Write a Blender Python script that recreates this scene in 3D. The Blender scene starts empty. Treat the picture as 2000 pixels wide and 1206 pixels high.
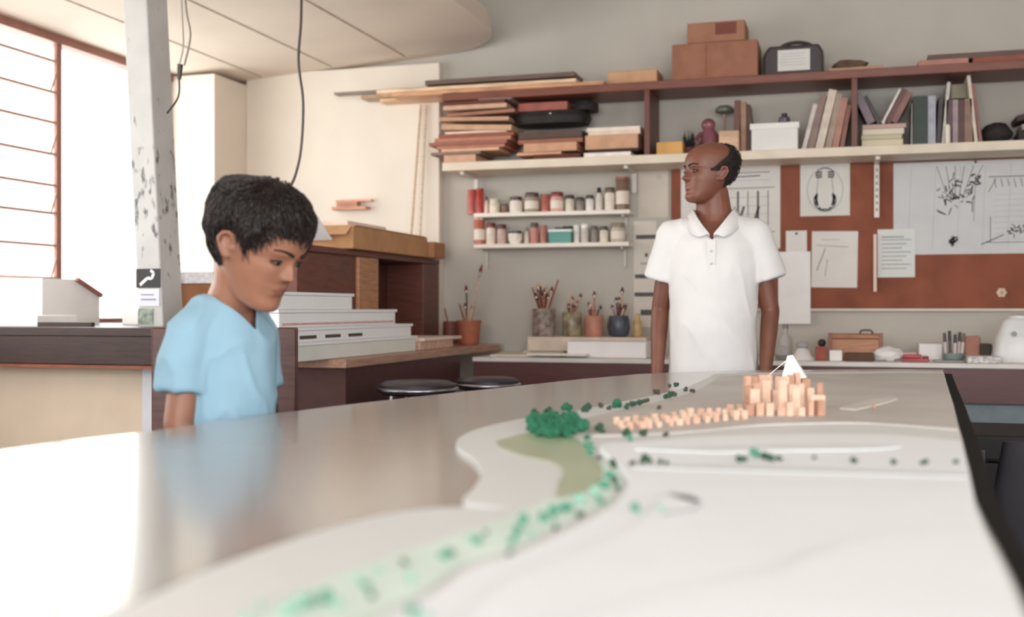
import bpy, bmesh, math, random
from mathutils import Vector, Matrix, noise
random.seed(7)
R = math.radians
S = bpy.context.scene
COL = S.collection
# ------------------------------------------------------------------ camera, world, lights, exposure
F, HZ, CZ, TH = 2200.0, 603.0, 1.08, R(16.7)
cd = bpy.data.cameras.new('camera'); cam = bpy.data.objects.new('camera', cd); COL.objects.link(cam)
cam.location = (0, 0, CZ); cam.rotation_euler = (R(90), 0, TH)
cd.sensor_width = 36; cd.lens = 36 * F / 2000; cd.clip_start = .05
cd.dof.use_dof = True; cd.dof.focus_distance = 3.1; cd.dof.aperture_fstop = 2.9
S.camera = cam
S.view_settings.view_transform = 'Standard'; S.view_settings.look = 'None'
S.view_settings.gamma = 1; S.view_settings.exposure = -0.12
S.cycles.max_bounces = 8; S.cycles.diffuse_bounces = 5; S.cycles.transparent_max_bounces = 16
w = bpy.data.worlds.new('world'); S.world = w; w.use_nodes = True
w.node_tree.nodes['Background'].inputs[0].default_value = (1.0, .985, .965, 1)
w.node_tree.nodes['Background'].inputs[1].default_value = 3.0
def area(name, loc, rot, sx, sy, power, col):
    l = bpy.data.lights.new(name, 'AREA'); l.shape = 'RECTANGLE'; l.size = sx; l.size_y = sy
    l.energy = power; l.color = col
    o = bpy.data.objects.new(name, l); o.location = loc; o.rotation_euler = rot; COL.objects.link(o); return o
# daylight entering the window on the left and the wide opening behind the camera
area('window_daylight', (-4.25, 3.3, 1.75), (0, R(-90), 0), 1.5, 5.4, 85, (1.0, .98, .955))
area('rear_daylight', (.3, -2.9, 1.75), (R(90), 0, 0), 4.6, 1.9, 195, (.955, .98, 1.0))
area('side_fill', (3.5, -.3, 1.7), (0, R(90), 0), 1.4, 2.6, 62, (.97, .985, 1.0))  # added fill lamp at an unseen right-wall opening, brightens faces turned right

# ------------------------------------------------------------------ pixel -> room helpers
CT, ST = math.cos(TH), math.sin(TH)
def ray(u, v):
    xr = (u - 1000) / F
    return Vector((xr * CT - ST, xr * ST + CT, (HZ - v) / F))
def ony(u, v, y): d = ray(u, v); t = y / d.y; return Vector((d.x*t, y, CZ + d.z*t))
def onx(u, v, x): d = ray(u, v); t = x / d.x; return Vector((x, d.y*t, CZ + d.z*t))
def onz(u, v, z): d = ray(u, v); t = (z - CZ) / d.z; return Vector((d.x*t, d.y*t, z))
def atd(u, v, t): d = ray(u, v); return Vector((d.x*t, d.y*t, CZ + d.z*t))

# ------------------------------------------------------------------ materials
def lin(h):
    h = h.lstrip('#'); c = [int(h[i:i+2], 16) / 255 for i in (0, 2, 4)]
    return tuple(x/12.92 if x <= .04045 else ((x+.055)/1.055)**2.4 for x in c) + (1,)
MC = {}
def mat(h, rough=.6, var=.10, scale=18, bump=.0, metal=0, stretch=None, coat=0, sss=0, h2=None, bscale=None, spec=None):
    key = (h, rough, var, scale, bump, metal, stretch, coat, sss, h2, bscale, spec)
    if key in MC: return MC[key]
    m = bpy.data.materials.new('mat_' + h.strip('#')); m.use_nodes = True
    nt = m.node_tree; N = nt.nodes; b = N['Principled BSDF']
    b.inputs['Roughness'].default_value = rough; b.inputs['Metallic'].default_value = metal
    b.inputs['Coat Weight'].default_value = coat; b.inputs['Coat Roughness'].default_value = .12
    if spec is not None: b.inputs['Specular IOR Level'].default_value = spec
    if sss:
        b.inputs['Subsurface Weight'].default_value = sss; b.inputs['Subsurface Scale'].default_value = .012
        b.inputs['Subsurface Radius'].default_value = (1, .35, .2)
    tc = N.new('ShaderNodeTexCoord'); mp = N.new('ShaderNodeMapping')
    if stretch: mp.inputs['Scale'].default_value = stretch
    nt.links.new(tc.outputs['Object'], mp.inputs['Vector'])
    nz = N.new('ShaderNodeTexNoise'); nz.inputs['Scale'].default_value = scale; nz.inputs['Detail'].default_value = 5
    nt.links.new(mp.outputs[0], nz.inputs['Vector'])
    c = lin(h)
    cr = N.new('ShaderNodeValToRGB')
    lo = lin(h2) if h2 else tuple(x*(1-var*2) for x in c[:3]) + (1,)
    hi = c if h2 else tuple(min(1, x*(1+var)) for x in c[:3]) + (1,)
    cr.color_ramp.elements[0].position = .32; cr.color_ramp.elements[0].color = lo
    cr.color_ramp.elements[1].position = .62; cr.color_ramp.elements[1].color = hi
    nt.links.new(nz.outputs['Fac'], cr.inputs[0]); nt.links.new(cr.outputs[0], b.inputs['Base Color'])
    if bump:
        bp = N.new('ShaderNodeBump'); bp.inputs['Strength'].default_value = bump; bp.inputs['Distance'].default_value = .01
        n2 = N.new('ShaderNodeTexNoise'); n2.inputs['Scale'].default_value = bscale or scale*3; n2.inputs['Detail'].default_value = 3
        nt.links.new(mp.outputs[0], n2.inputs['Vector'])
        nt.links.new(n2.outputs['Fac'], bp.inputs['Height']); nt.links.new(bp.outputs[0], b.inputs['Normal'])
    MC[key] = m; return m
def paper(h='#efece8'): return mat(h, .75, .02, 9)
def card(h): return mat(h, .8, .06, 14, .05)
def wood(h, r=.45): return mat(h, r, .16, 10, .04, stretch=(1, 1, 9))
def woodx(h, r=.45): return mat(h, r, .16, 10, .04, stretch=(.8, 9, 9))
def metal(h='#c9c9cc', r=.25): return mat(h, r, .05, 20, metal=1)
def plastic(h, r=.35): return mat(h, r, .03, 12)
def glass_mat():
    m = bpy.data.materials.new('window_glass'); m.use_nodes = True; nt = m.node_tree; nt.nodes.clear()
    o = nt.nodes.new('ShaderNodeOutputMaterial'); mx = nt.nodes.new('ShaderNodeMixShader'); mx.inputs[0].default_value = .06
    t = nt.nodes.new('ShaderNodeBsdfTransparent'); t.inputs[0].default_value = (.98, 1, .99, 1)
    g = nt.nodes.new('ShaderNodeBsdfGlossy'); g.inputs['Roughness'].default_value = .03
    nt.links.new(t.outputs[0], mx.inputs[1]); nt.links.new(g.outputs[0], mx.inputs[2]); nt.links.new(mx.outputs[0], o.inputs[0]); return m
GLASS = glass_mat()

# ------------------------------------------------------------------ mesh builder
WL = {}                                     # world location of every object (no rotated parents are used)
def putmesh(name, me, parent=None, origin=None, mats=()):
    if origin is None:
        xs = [v.co for v in me.vertices]
        lo = Vector((min(c.x for c in xs), min(c.y for c in xs), min(c.z for c in xs)))
        hi = Vector((max(c.x for c in xs), max(c.y for c in xs), max(c.z for c in xs)))
        origin = Vector(((lo.x+hi.x)/2, (lo.y+hi.y)/2, lo.z))
    origin = Vector(origin)
    me.transform(Matrix.Translation(-origin))
    o = bpy.data.objects.new(name, me); COL.objects.link(o)
    for m in mats: me.materials.append(m)
    WL[o] = origin.copy()
    if parent: o.parent = parent; o.location = origin - WL[parent]
    else: o.location = origin
    return o
class MB:
    def __init__(s): s.bm = bmesh.new(); s.M = Matrix()
    def _v(s, cs): return [s.bm.verts.new(s.M @ Vector(c)) for c in cs]
    def _f(s, vs, mi=0):
        try: f = s.bm.faces.new(vs); f.material_index = mi; return f
        except ValueError: pass
    def box(s, x0, x1, y0, y1, z0, z1, mi=0):
        v = s._v([(x0,y0,z0),(x1,y0,z0),(x1,y1,z0),(x0,y1,z0),(x0,y0,z1),(x1,y0,z1),(x1,y1,z1),(x0,y1,z1)])
        for q in ((3,2,1,0),(4,5,6,7),(0,1,5,4),(1,2,6,5),(2,3,7,6),(3,0,4,7)): s._f([v[i] for i in q], mi)
        return s
    def prism(s, poly, z0, z1, mi=0):
        a = sum(poly[i][0]*poly[(i+1) % len(poly)][1]-poly[(i+1) % len(poly)][0]*poly[i][1] for i in range(len(poly)))
        if a < 0: poly = poly[::-1]
        b = s._v([(p[0], p[1], z0) for p in poly]); t = s._v([(p[0], p[1], z1) for p in poly]); n = len(poly)
        s._f(b[::-1], mi); s._f(t, mi)
        for i in range(n): s._f([b[i], b[(i+1) % n], t[(i+1) % n], t[i]], mi)
        return s
    def rings(s, rs, mi=0, cap=True):       # rs: list of rings of coordinates
        vs = [s._v(r) for r in rs]; n = len(rs[0])
        for k in range(len(vs)-1):
            for i in range(n): s._f([vs[k][i], vs[k][(i+1) % n], vs[k+1][(i+1) % n], vs[k+1][i]], mi)
        if cap: s._f(vs[0][::-1], mi); s._f(vs[-1], mi)
        return s
    def lathe(s, prof, c=(0,0,0), n=24, mi=0, cap=True):   # prof [(r,z)]
        return s.rings([[(c[0]+r*math.cos(2*math.pi*i/n), c[1]+r*math.sin(2*math.pi*i/n), c[2]+z) for i in range(n)] for r, z in prof], mi, cap)
    def loft(s, secs, n=32, e=2.0):         # secs (z, cx, cy, rx, ry)
        def cc(a): c = math.cos(a); return math.copysign(abs(c)**(2/e), c)
        def ss(a): c = math.sin(a); return math.copysign(abs(c)**(2/e), c)
        return s.rings([[(cx+rx*cc(2*math.pi*i/n), cy+ry*ss(2*math.pi*i/n), z) for i in range(n)] for z, cx, cy, rx, ry in secs])
    def cone(s, p, q, r0, r1, n=10, mi=0):
        p, q = Vector(p), Vector(q); d = (q-p).normalized()
        a = d.orthogonal().normalized(); b = d.cross(a)
        return s.rings([[c + (a*math.cos(2*math.pi*i/n)+b*math.sin(2*math.pi*i/n))*r for i in range(n)] for c, r in ((p, r0), (q, r1))], mi)
    def tube(s, pts, r, n=8, mi=0, taper=None):
        pts = [Vector(p) for p in pts]; rs = []; a = None
        for k, p in enumerate(pts):
            d = (pts[min(k+1, len(pts)-1)] - pts[max(k-1, 0)]).normalized()
            a = (a - d*a.dot(d)).normalized() if a else d.orthogonal().normalized()
            b = d.cross(a); rr = r if taper is None else r*(1-(1-taper)*k/(len(pts)-1))
            rs.append([p+(a*math.cos(2*math.pi*i/n)+b*math.sin(2*math.pi*i/n))*rr for i in range(n)])
        return s.rings(rs, mi)
    def ell(s, c, r, M=None, nu=20, nv=12, mi=0):
        c = Vector(c); r = (r, r, r) if not hasattr(r, '__len__') else r
        rs = []
        for k in range(1, nv):
            t = math.pi*k/nv - math.pi/2
            ring = []
            for i in range(nu):
                a = 2*math.pi*i/nu
                v = Vector((r[0]*math.cos(t)*math.cos(a), r[1]*math.cos(t)*math.sin(a), r[2]*math.sin(t)))
                ring.append(c + (M @ v if M else v))
            rs.append(ring)
        vs = [s._v(q) for q in rs]
        bo, to = s._v([c + (M @ Vector((0,0,-r[2])) if M else Vector((0,0,-r[2])))])[0], s._v([c + (M @ Vector((0,0,r[2])) if M else Vector((0,0,r[2])))])[0]
        for k in range(len(vs)-1):
            for i in range(nu): s._f([vs[k][i], vs[k][(i+1) % nu], vs[k+1][(i+1) % nu], vs[k+1][i]], mi)
        for i in range(nu):
            s._f([bo, vs[0][(i+1) % nu], vs[0][i]], mi); s._f([to, vs[-1][i], vs[-1][(i+1) % nu]], mi)
        return s
    def chain(s, pts):                       # pts: (x,y,z,r) tapered limb with round joints
        for p in pts: s.ell(p[:3], p[3], nu=18, nv=12)
        for p, q in zip(pts, pts[1:]): s.cone(p[:3], q[:3], p[3], q[3], 18)
        return s
    def mesh(s, name='m'):
        bmesh.ops.recalc_face_normals(s.bm, faces=s.bm.faces)
        me = bpy.data.meshes.new(name); s.bm.to_mesh(me); s.bm.free(); return me
    def build(s, name, m, parent=None, smooth=False, bevel=0, origin=None, **tg):
        me = s.mesh(name)
        if smooth:
            for p in me.polygons: p.use_smooth = True
        o = putmesh(name, me, parent, origin, m if isinstance(m, (list, tuple)) else [m])
        if bevel:
            b = o.modifiers.new('bevel', 'BEVEL'); b.width = bevel; b.segments = 2; b.limit_method = 'ANGLE'
        if smooth:
            e = o.modifiers.new('split', 'EDGE_SPLIT'); e.split_angle = R(48)
        if tg: tag(o, **tg)
        return o
def tag(o, label=None, cat=None, group=None, kind=None):
    if label: o['label'] = label
    if cat: o['category'] = cat
    if group: o['group'] = group
    if kind: o['kind'] = kind
    return o
def thing(name, label, cat, loc, group=None):
    o = bpy.data.objects.new(name, None); COL.objects.link(o); o.location = loc; o.empty_display_size = .05
    WL[o] = Vector(loc); return tag(o, label, cat, group)
def struct(name, mb, m, bevel=0, parent=None):
    return mb.build(name, m, parent, bevel=bevel, **({} if parent else {'kind': 'structure'}))

# ------------------------------------------------------------------ room shell
XL, YB = -3.70, 6.0
WALL = mat('#bfb9b0', .85, .035, 2.2, .03)
CREAM = mat('#e6dccf', .8, .025, 2.5, .02)
struct('floor', MB().box(-4.0, 3.4, -2.7, 6.2, -.1, 0), mat('#2e2624', .5, .12, 6, .03))
struct('wall_back', MB().box(-4.0, 3.4, YB, YB+.15, 0, 3.45), WALL)
struct('wall_right', MB().box(3.2, 3.35, -2.6, -1.7, 0, 3.45).box(3.2, 3.35, 1.1, YB, 0, 3.45).box(3.2, 3.35, -1.7, 1.1, 0, .95).box(3.2, 3.35, -1.7, 1.1, 2.45, 3.45), WALL)  # opening added out of view to let the side fill in
struct('ceiling', MB().box(-4.0, 3.4, -2.7, 6.2, 3.45, 3.6), mat('#e2d8cc', .85, .03, 3))
# window wall: piers around a long opening
WY0, WY1, WZ0, WZ1 = .6, 5.58, 1.0, 2.43
wl = MB(); wl.box(XL-.15, XL, -2.6, WY0, 0, 3.45); wl.box(XL-.15, XL, WY0, WY1, 0, WZ0); wl.box(XL-.15, XL, WY0, WY1, WZ1, 3.45); wl.box(XL-.15, XL, WY1, YB, 0, 3.45)
struct('wall_left', wl, CREAM)
# rear wall with a wide opening for daylight
wr = MB(); wr.box(-4.0, -2.2, -2.75, -2.6, 0, 3.45); wr.box(2.8, 3.4, -2.75, -2.6, 0, 3.45); wr.box(-2.2, 2.8, -2.75, -2.6, 0, .75); wr.box(-2.2, 2.8, -2.75, -2.6, 2.75, 3.45)
struct('wall_rear', wr, WALL)
struct('wall_pier', MB().box(XL, -3.42, 5.58, YB, 0, 2.40), CREAM)
# low ceiling slab (mezzanine underside) sloping gently up to the right with a rounded corner
def lowz(x): return 2.41 + .07*(x+3.7)
sl = bmesh.new(); outl = [(XL, -2.6), (-1.80, -2.6), (-1.80, 5.55)]
for k in range(1, 9):
    a = R(90*k/8); outl.append((-2.15+.35*math.cos(a), 5.55+.43*math.sin(a)))
outl += [(-2.25, 5.999), (XL, 5.999)]
bo = [sl.verts.new((x, y, lowz(x))) for x, y in outl]; to = [sl.verts.new((x, y, lowz(x)+.09)) for x, y in outl]
sl.faces.new(bo[::-1]); sl.faces.new(to)
for i in range(len(outl)): j = (i+1) % len(outl); sl.faces.new([bo[i], bo[j], to[j], to[i]])
me = bpy.data.meshes.new('s'); sl.to_mesh(me)
CEIL = mat('#e8dacc', .75, .03, 2)
lowc = putmesh('ceiling_mezzanine', me, None, None, [CEIL]); tag(lowc, kind='structure')
jt = MB()
for xj in (-3.3, -2.85, -2.4):
    z = lowz(xj); jt.box(xj-.004, xj+.004, -2.5, 5.9, z-.003, z+.01)
jt.build('trim_ceiling_joint', mat('#b9a898', .8), lowc)
# cream wall panel between pier and shelving, a board standing 8 cm proud of the back wall
xp = ony(858, 300, 5.93).x
struct('wall_panel', MB().box(-3.42, xp, 5.93, YB, 0, 2.46), CREAM, .004)
# ------------------------------------------------------------------ window_1 : louvred steel window
win = tag(bpy.data.objects.new('window_1', None), kind='structure'); COL.objects.link(win); win.location = (XL, 3, WZ0); WL[win] = Vector((XL, 3, WZ0))
FRM = mat('#9c6c5e', .5, .08, 20); BARM = mat('#b08a7c', .45, .08, 20)
ym = onx(121, 300, XL+.02).y
fr = MB()
fr.box(XL-.07, XL+.02, WY0, WY1, WZ1-.06, WZ1); fr.box(XL-.07, XL+.02, WY0, WY1, WZ0, WZ0+.03)
for yy in (WY0+.02, ym, WY1-.02): fr.box(XL-.015, XL+.006, yy-.018, yy+.018, WZ0, WZ1)
yn = ym-1.65; fr.box(XL-.05, XL+.02, yn-.022, yn+.022, WZ0, WZ1)
fr.build('window_frame', FRM, win, bevel=.003)
zb = [1.08 + (HZ-v)*5.12/F for v in (88, 153, 216, 282, 347, 405, 472, 540)]
for k, z in enumerate(zb):
    for y0, y1 in ((yn, ym), (WY0+.04, yn)):
        MB().box(XL-.02, XL+.012, y0+.02, y1-.02, z-.006, z+.006).build('window_bar', BARM, win)
    if k in (1, 3, 5, 7): MB().cone((XL+.005, ym-.02, z+.10), (XL+.03, onx(90, 240, XL).y, z+.004), .005, .005, 6).build('window_stay', BARM, win)
zz = sorted(zb) + [WZ1-.06]
for k in range(len(zz)-1):
    MB().box(XL-.012, XL-.008, yn+.02, ym-.02, zz[k]+.008, zz[k+1]-.008).build('pane', GLASS, win)
MB().box(XL-.012, XL-.008, ym+.022, WY1-.04, WZ0+.03, WZ1-.06).build('pane', GLASS, win)
struct('window_sill', MB().box(XL-.14, XL+.04, WY0, WY1, WZ0-.03, WZ0), CREAM, .004)
# recessed downlight in the low ceiling
p = onz(210, 65, lowz(-3.3)-.004)
t = thing('ceiling_downlight', 'small oval dark downlight set in the pale ceiling above the window', 'light', (p.x, p.y, p.z))
MB().lathe([(.055, -.006), (.055, .006), (.04, .006)], p).build('trim_ring', metal('#8d8178', .4), t, True)
MB().lathe([(.038, -.003), (.038, .004)], p).build('lens', mat('#5a5048', .4), t)

# ------------------------------------------------------------------ leaning column with flaking paint
def column_mat():
    m = mat('#c6c5c3', .6, .04, 6).copy(); nt = m.node_tree; N = nt.nodes; b = N['Principled BSDF']
    base = b.inputs['Base Color'].links[0].from_socket
    tc = N.new('ShaderNodeTexCoord'); mp = N.new('ShaderNodeMapping'); mp.inputs['Scale'].default_value = (1, 1, .45)
    nz = N.new('ShaderNodeTexNoise'); nz.inputs['Scale'].default_value = 34; nz.inputs['Detail'].default_value = 6
    nt.links.new(tc.outputs['Object'], mp.inputs[0]); nt.links.new(mp.outputs[0], nz.inputs['Vector'])
    sx = N.new('ShaderNodeSeparateXYZ'); nt.links.new(tc.outputs['Object'], sx.inputs[0])
    mr = N.new('ShaderNodeMapRange'); mr.inputs['From Min'].default_value = .45; mr.inputs['From Max'].default_value = .0
    d = N.new('ShaderNodeMath'); d.operation = 'SUBTRACT'; d.inputs[1].default_value = 1.56
    nt.links.new(sx.outputs['Z'], d.inputs[0]); a = N.new('ShaderNodeMath'); a.operation = 'ABSOLUTE'; nt.links.new(d.outputs[0], a.inputs[0])
    nt.links.new(a.outputs[0], mr.inputs['Value'])
    mr.inputs['To Min'].default_value = .0; mr.inputs['To Max'].default_value = .17
    ad = N.new('ShaderNodeMath'); ad.operation = 'ADD'; nt.links.new(nz.outputs['Fac'], ad.inputs[0]); nt.links.new(mr.outputs[0], ad.inputs[1])
    cr = N.new('ShaderNodeValToRGB'); cr.color_ramp.elements[0].position = .675; cr.color_ramp.elements[1].position = .78
    nt.links.new(ad.outputs[0], cr.inputs[0]); mx = N.new('ShaderNodeMixRGB'); mx.inputs[2].default_value = lin('#6a6866')
    nt.links.new(cr.outputs[0], mx.inputs[0]); nt.links.new(base, mx.inputs[1]); nt.links.new(mx.outputs[0], b.inputs['Base Color'])
    return m
cc = bmesh.new(); cz0, cz1 = 0, 2.47; lean = -.058
def cx_at(z): return -2.80 + lean*(z-.95)
bo = [cc.verts.new((cx_at(cz0)+dx, y, cz0)) for dx, y in ((0, 4.0), (.115, 4.0), (.115, 4.15), (0, 4.15))]
to = [cc.verts.new((cx_at(cz1)+dx, y, cz1)) for dx, y in ((0, 4.0), (.115, 4.0), (.115, 4.15), (0, 4.15))]
cc.faces.new(bo[::-1]); cc.faces.new(to)
for i in range(4): j = (i+1) % 4; cc.faces.new([bo[i], bo[j], to[j], to[i]])
me = bpy.data.meshes.new('c'); cc.to_mesh(me)
colm = putmesh('column', me, None, (-2.8, 4.0, 0), [column_mat()])
b_ = colm.modifiers.new('b', 'BEVEL'); b_.width = .006; b_.segments = 2
tag(colm, 'slim pale grey column with flaking paint rising past the window', 'column')
def on_column(name, z0, z1, label, cat, m, dx0=.004, dx1=.111):
    t = thing(name, label, cat, (cx_at(z0)+.05, 3.998, z0))
    x = cx_at((z0+z1)/2)
    MB().box(x+dx0, x+dx1, 3.996, 3.9995, z0, z1).build('backing', m, t)
    return t, x
z0 = CZ+(HZ-562)*4.55/F; z1 = CZ+(HZ-524)*4.55/F
t, x = on_column('sticker', z0, z1, 'black square sticker with a white bent arrow on the pale column', 'sticker', mat('#1d1c1e', .5, .03), .0, .114)
a = MB()
for (px, pz, qx, qz) in ((.02, .012, .055, .04), (.055, .04, .075, .038), (.075, .038, .085, .06), (.085, .06, .07, .072)):
    dx, dz = qx-px, qz-pz; L = math.hypot(dx, dz); nx, nz_ = -dz/L*.006, dx/L*.006
    vs = a._v([(x+px+nx, 3.995, z0+pz+nz_), (x+qx+nx, 3.995, z0+qz+nz_), (x+qx-nx, 3.995, z0+qz-nz_), (x+px-nx, 3.995, z0+pz-nz_)]); a._f(vs)
a.build('white_arrow', paper('#ffffff'), t)
t, x = on_column('notice', z0-.075, z0-.005, 'white paper notice taped to the column below the black sticker', 'notice', paper('#e4e4ee'), .006, .105)
MB().box(x+.02, x+.09, 3.994, 3.996, z0-.05, z0-.045).box(x+.02, x+.08, 3.994, 3.996, z0-.03, z0-.026).build('printed_lines', mat('#7f8396', .7), t)
t, x = on_column('postcard', z0-.15, z0-.085, 'small grey postcard stuck lowest on the pale column', 'postcard', mat('#8f9a8d', .6, .3, 40), .0, .07)

# ------------------------------------------------------------------ bench under the window
DARK = mat('#3a2724', .42, .14, 9, .04, stretch=(1, 9, 9)); MAR = mat('#5e2f2a', .4, .12, 8, .03, stretch=(1, 9, 9))
bench = thing('workbench', 'dark brown workbench below the window with a cream panel underneath', 'workbench', (-3.05, 4.1, 0))
bx1 = ony(322, 640, 3.64).x
zt, zu = ony(100, 640, 3.64).z, ony(100, 712, 3.64).z
btop = MB()
btop.box(XL+.01, bx1, 3.64, 3.97, zt-.03, zt); btop.box(XL+.01, -2.835, 3.97, 4.18, zt-.03, zt); btop.box(-2.665, bx1, 3.97, 4.18, zt-.03, zt); btop.box(XL+.01, bx1, 4.18, 4.9, zt-.03, zt)
btop.build('worktop', DARK, bench)
MB().box(XL+.01, bx1, 3.645, 3.675, zu, zt-.031).build('apron', DARK, bench, bevel=.004)
MB().box(XL+.01, bx1, 3.64, 3.66, zu-.012, zu-.001).build('edge_strip', mat('#8e4f38', .45), bench)
xl1 = ony(283, 800, 3.8).x
MB().box(XL+.01, xl1, 3.80, 3.82, .42, zu-.02).build('cream_panel', mat('#e3cfb8', .7, .04, 3), bench)
MB().box(xl1+.002, ony(309, 800, 3.8).x, 3.78, 3.86, 0, zu-.01).build('white_leg', plastic('#dedee4'), bench)
for lx in (XL+.02, bx1-.07): MB().box(lx, lx+.06, 4.78, 4.85, 0, zt-.03).build('leg', DARK, bench)
MB().box(XL+.01, XL+.07, 3.7, 3.76, 0, zu-.02).build('leg', DARK, bench)
MB().box(XL+.01, bx1-.08, 3.83, 4.7, .30, .33).build('lower_shelf', DARK, bench)
# things on the bench
def boxthing(name, label, cat, x0, x1, y0, y1, z0, z1, m, group=None, bevel=.003, rz=0, ry=0, flaps=False):
    b = MB(); c = Vector(((x0+x1)/2, (y0+y1)/2, (z0+z1)/2))
    b.M = Matrix.Translation(c) @ Matrix.Rotation(rz, 4, 'Z') @ Matrix.Rotation(ry, 4, 'Y') @ Matrix.Translation(-c)
    b.box(x0, x1, y0, y1, z0, z1)
    return b.build(name, m, None, bevel=min(bevel, (z1-z0)*.3), label=label, cat=cat, **({'group': group} if group else {}))
k1, k2 = onx(150, 546, -3.4), onx(198, 578, -3.4)
t = thing('sloped_case', 'large white sloping-ended case with a red-brown edge on the bench by the window', 'case', (-3.53, 4.4, zt))
b = MB(); pr = [(k1.y-.22, zt+.001), (k1.y-.22, k1.z), (k1.y, k1.z), (k2.y, k2.z), (k2.y, zt+.001)]
b.rings([[(-3.66, y, z) for y, z in pr], [(-3.41, y, z) for y, z in pr]]); b.build('case_body', paper('#fbfbfb'), t)
MB().cone((-3.40, k1.y, k1.z), (-3.40, k2.y, k2.z), .012, .012, 4).build('red_brown_edge', mat('#9c6456', .5), t)
p0 = ony(90, 633, 3.8); p1 = ony(185, 633, 3.8)
b = MB(); b.prism([(p0.x, 3.75), (p1.x, 3.78), (p1.x, 3.80), (p0.x, 3.86)], zt, zt+.018); b.build('wood_offcut', DARK, label='dark wedge-shaped offcut lying at the front of the window bench', cat='wood offcut')
p0 = ony(-60, 603, 3.72)
boxthing('paper_ream', 'thick white paper stack at the near left end of the window bench', 'paper', XL+.15, ony(80, 603, 3.8).x, 3.78, 4.02, zt, zt+.045, paper('#f6f4f2'))
boxthing('white_box', 'low white box on the window bench beside the column', 'box', ony(225, 600, 4.3).x, -2.86, 4.35, 4.6, zt, zt+.06, paper('#f4f2f0'))

# wires by the column
def wire(name, pts, r, label, m=None):
    return MB().tube(pts, r, 6).build(name, m or plastic('#4b443f'), None, True, label=label, cat='cable')
def smoothpts(pts, n=6):
    out = []
    for i in range(len(pts)-1):
        p0, p1, p2, p3 = (Vector(pts[max(i-1, 0)]), Vector(pts[i]), Vector(pts[i+1]), Vector(pts[min(i+2, len(pts)-1)]))
        for k in range(n):
            t_ = k/n; out.append(.5*((2*p1)+(p2-p0)*t_+(2*p0-5*p1+4*p2-p3)*t_*t_+(3*p1-p0-3*p2+p3)*t_**3))
    out.append(Vector(pts[-1])); return out
wire('hanging_cable', smoothpts([atd(u, v, 4.4) for u, v in ((589, -60), (588, 40), (583, 120), (592, 200), (588, 290), (576, 345), (560, 380), (552, 430))]), .0055, 'long dark cable hanging loose from the ceiling above the boy')
t = thing('hanging_plug', 'two thin wires ending in a small dark plug beside the column top', 'cable', atd(352, 135, 4.55))
MB().tube(smoothpts([atd(u, v, 4.6) for u, v in ((358, -60), (364, 20), (372, 70), (360, 128))]), .004, 6).build('wire', plastic('#8d8279'), t, True)
MB().tube(smoothpts([atd(u, v, 4.6) for u, v in ((352, -60), (356, 30), (358, 90), (350, 128))]), .003, 6).build('wire', plastic('#a0968c'), t, True)
MB().cone(atd(352, 126, 4.6), atd(350, 155, 4.6), .012, .008).build('plug', plastic('#3b302c'), t, True)
MB().tube(smoothpts([atd(350, 155, 4.6), atd(348, 190, 4.6), atd(326, 222, 4.6)]), .004, 6).build('cord_tail', plastic('#2c2624'), t, True)

# ------------------------------------------------------------------ side desk along the left, bookcase
SX0, SX1, SZ = -2.43, -1.84, .886
desk = thing('side_desk', 'long brown side desk running along the left towards the back wall', 'desk', (-2.2, 4.7, 0))
MB().box(SX0, SX1, 3.93, 5.92, SZ-.035, SZ).build('desktop', [mat('#b58d78', .35, .1, 8, .02, stretch=(9, 1, 9))], desk, bevel=.004)
MB().box(SX0+.03, SX1-.02, 3.97, 5.3, SZ-.20, SZ-.036).build('apron', mat('#4c2a28', .42, .1), desk)
MB().box(SX0+.03, SX1-.06, 3.99, 4.60, .06, SZ-.21).build('drawer_pedestal', MAR, desk, bevel=.005)
for z in (.25, .45): MB().box(SX1-.058, SX1-.05, 4.03, 4.56, z, z+.17).build('drawer_front', DARK, desk, bevel=.004)
for y in (5.2,): 
    for x in (SX0+.05, SX1-.1): MB().box(x, x+.06, y, y+.06, 0, SZ-.2).build('leg', DARK, desk)
BW = mat('#6b3c31', .42, .12, 9, .03, stretch=(1, 1, 6)); BL = wood('#b98560')
bkx = -2.2; y0 = onx(585, 500, bkx).y; ye = 5.91; zt2 = 1.352
bc = thing('bookcase', 'low brown wooden bookcase with a pale upright standing on the side desk', 'bookcase', (-2.38, 5.1, SZ))
MB().box(-2.42, bkx+.005, y0, ye, zt2-.028, zt2).build('top_board', BW, bc, bevel=.003)
MB().box(-2.42, bkx, y0, ye, SZ+.001, SZ+.02).build('bottom_board', BW, bc)
MB().box(-2.42, -2.41, y0, ye, SZ+.02, zt2-.028).build('back_board', mat('#5a3029', .5, .1), bc)
ya, yb_, yc = onx(700, 500, bkx).y, onx(738, 500, bkx).y, onx(826, 500, bkx).y
MB().box(-2.41, bkx-.012, y0, ya, SZ+.02, zt2-.03).build('closed_panel', BW, bc)
MB().box(-2.41, bkx+.004, ya, yb_, SZ+.02, zt2-.03).build('pale_upright', BL, bc, bevel=.003)
MB().box(-2.41, bkx+.002, yc, ye, SZ+.02, zt2-.03).build('end_upright', BW, bc, bevel=.003)
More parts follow.
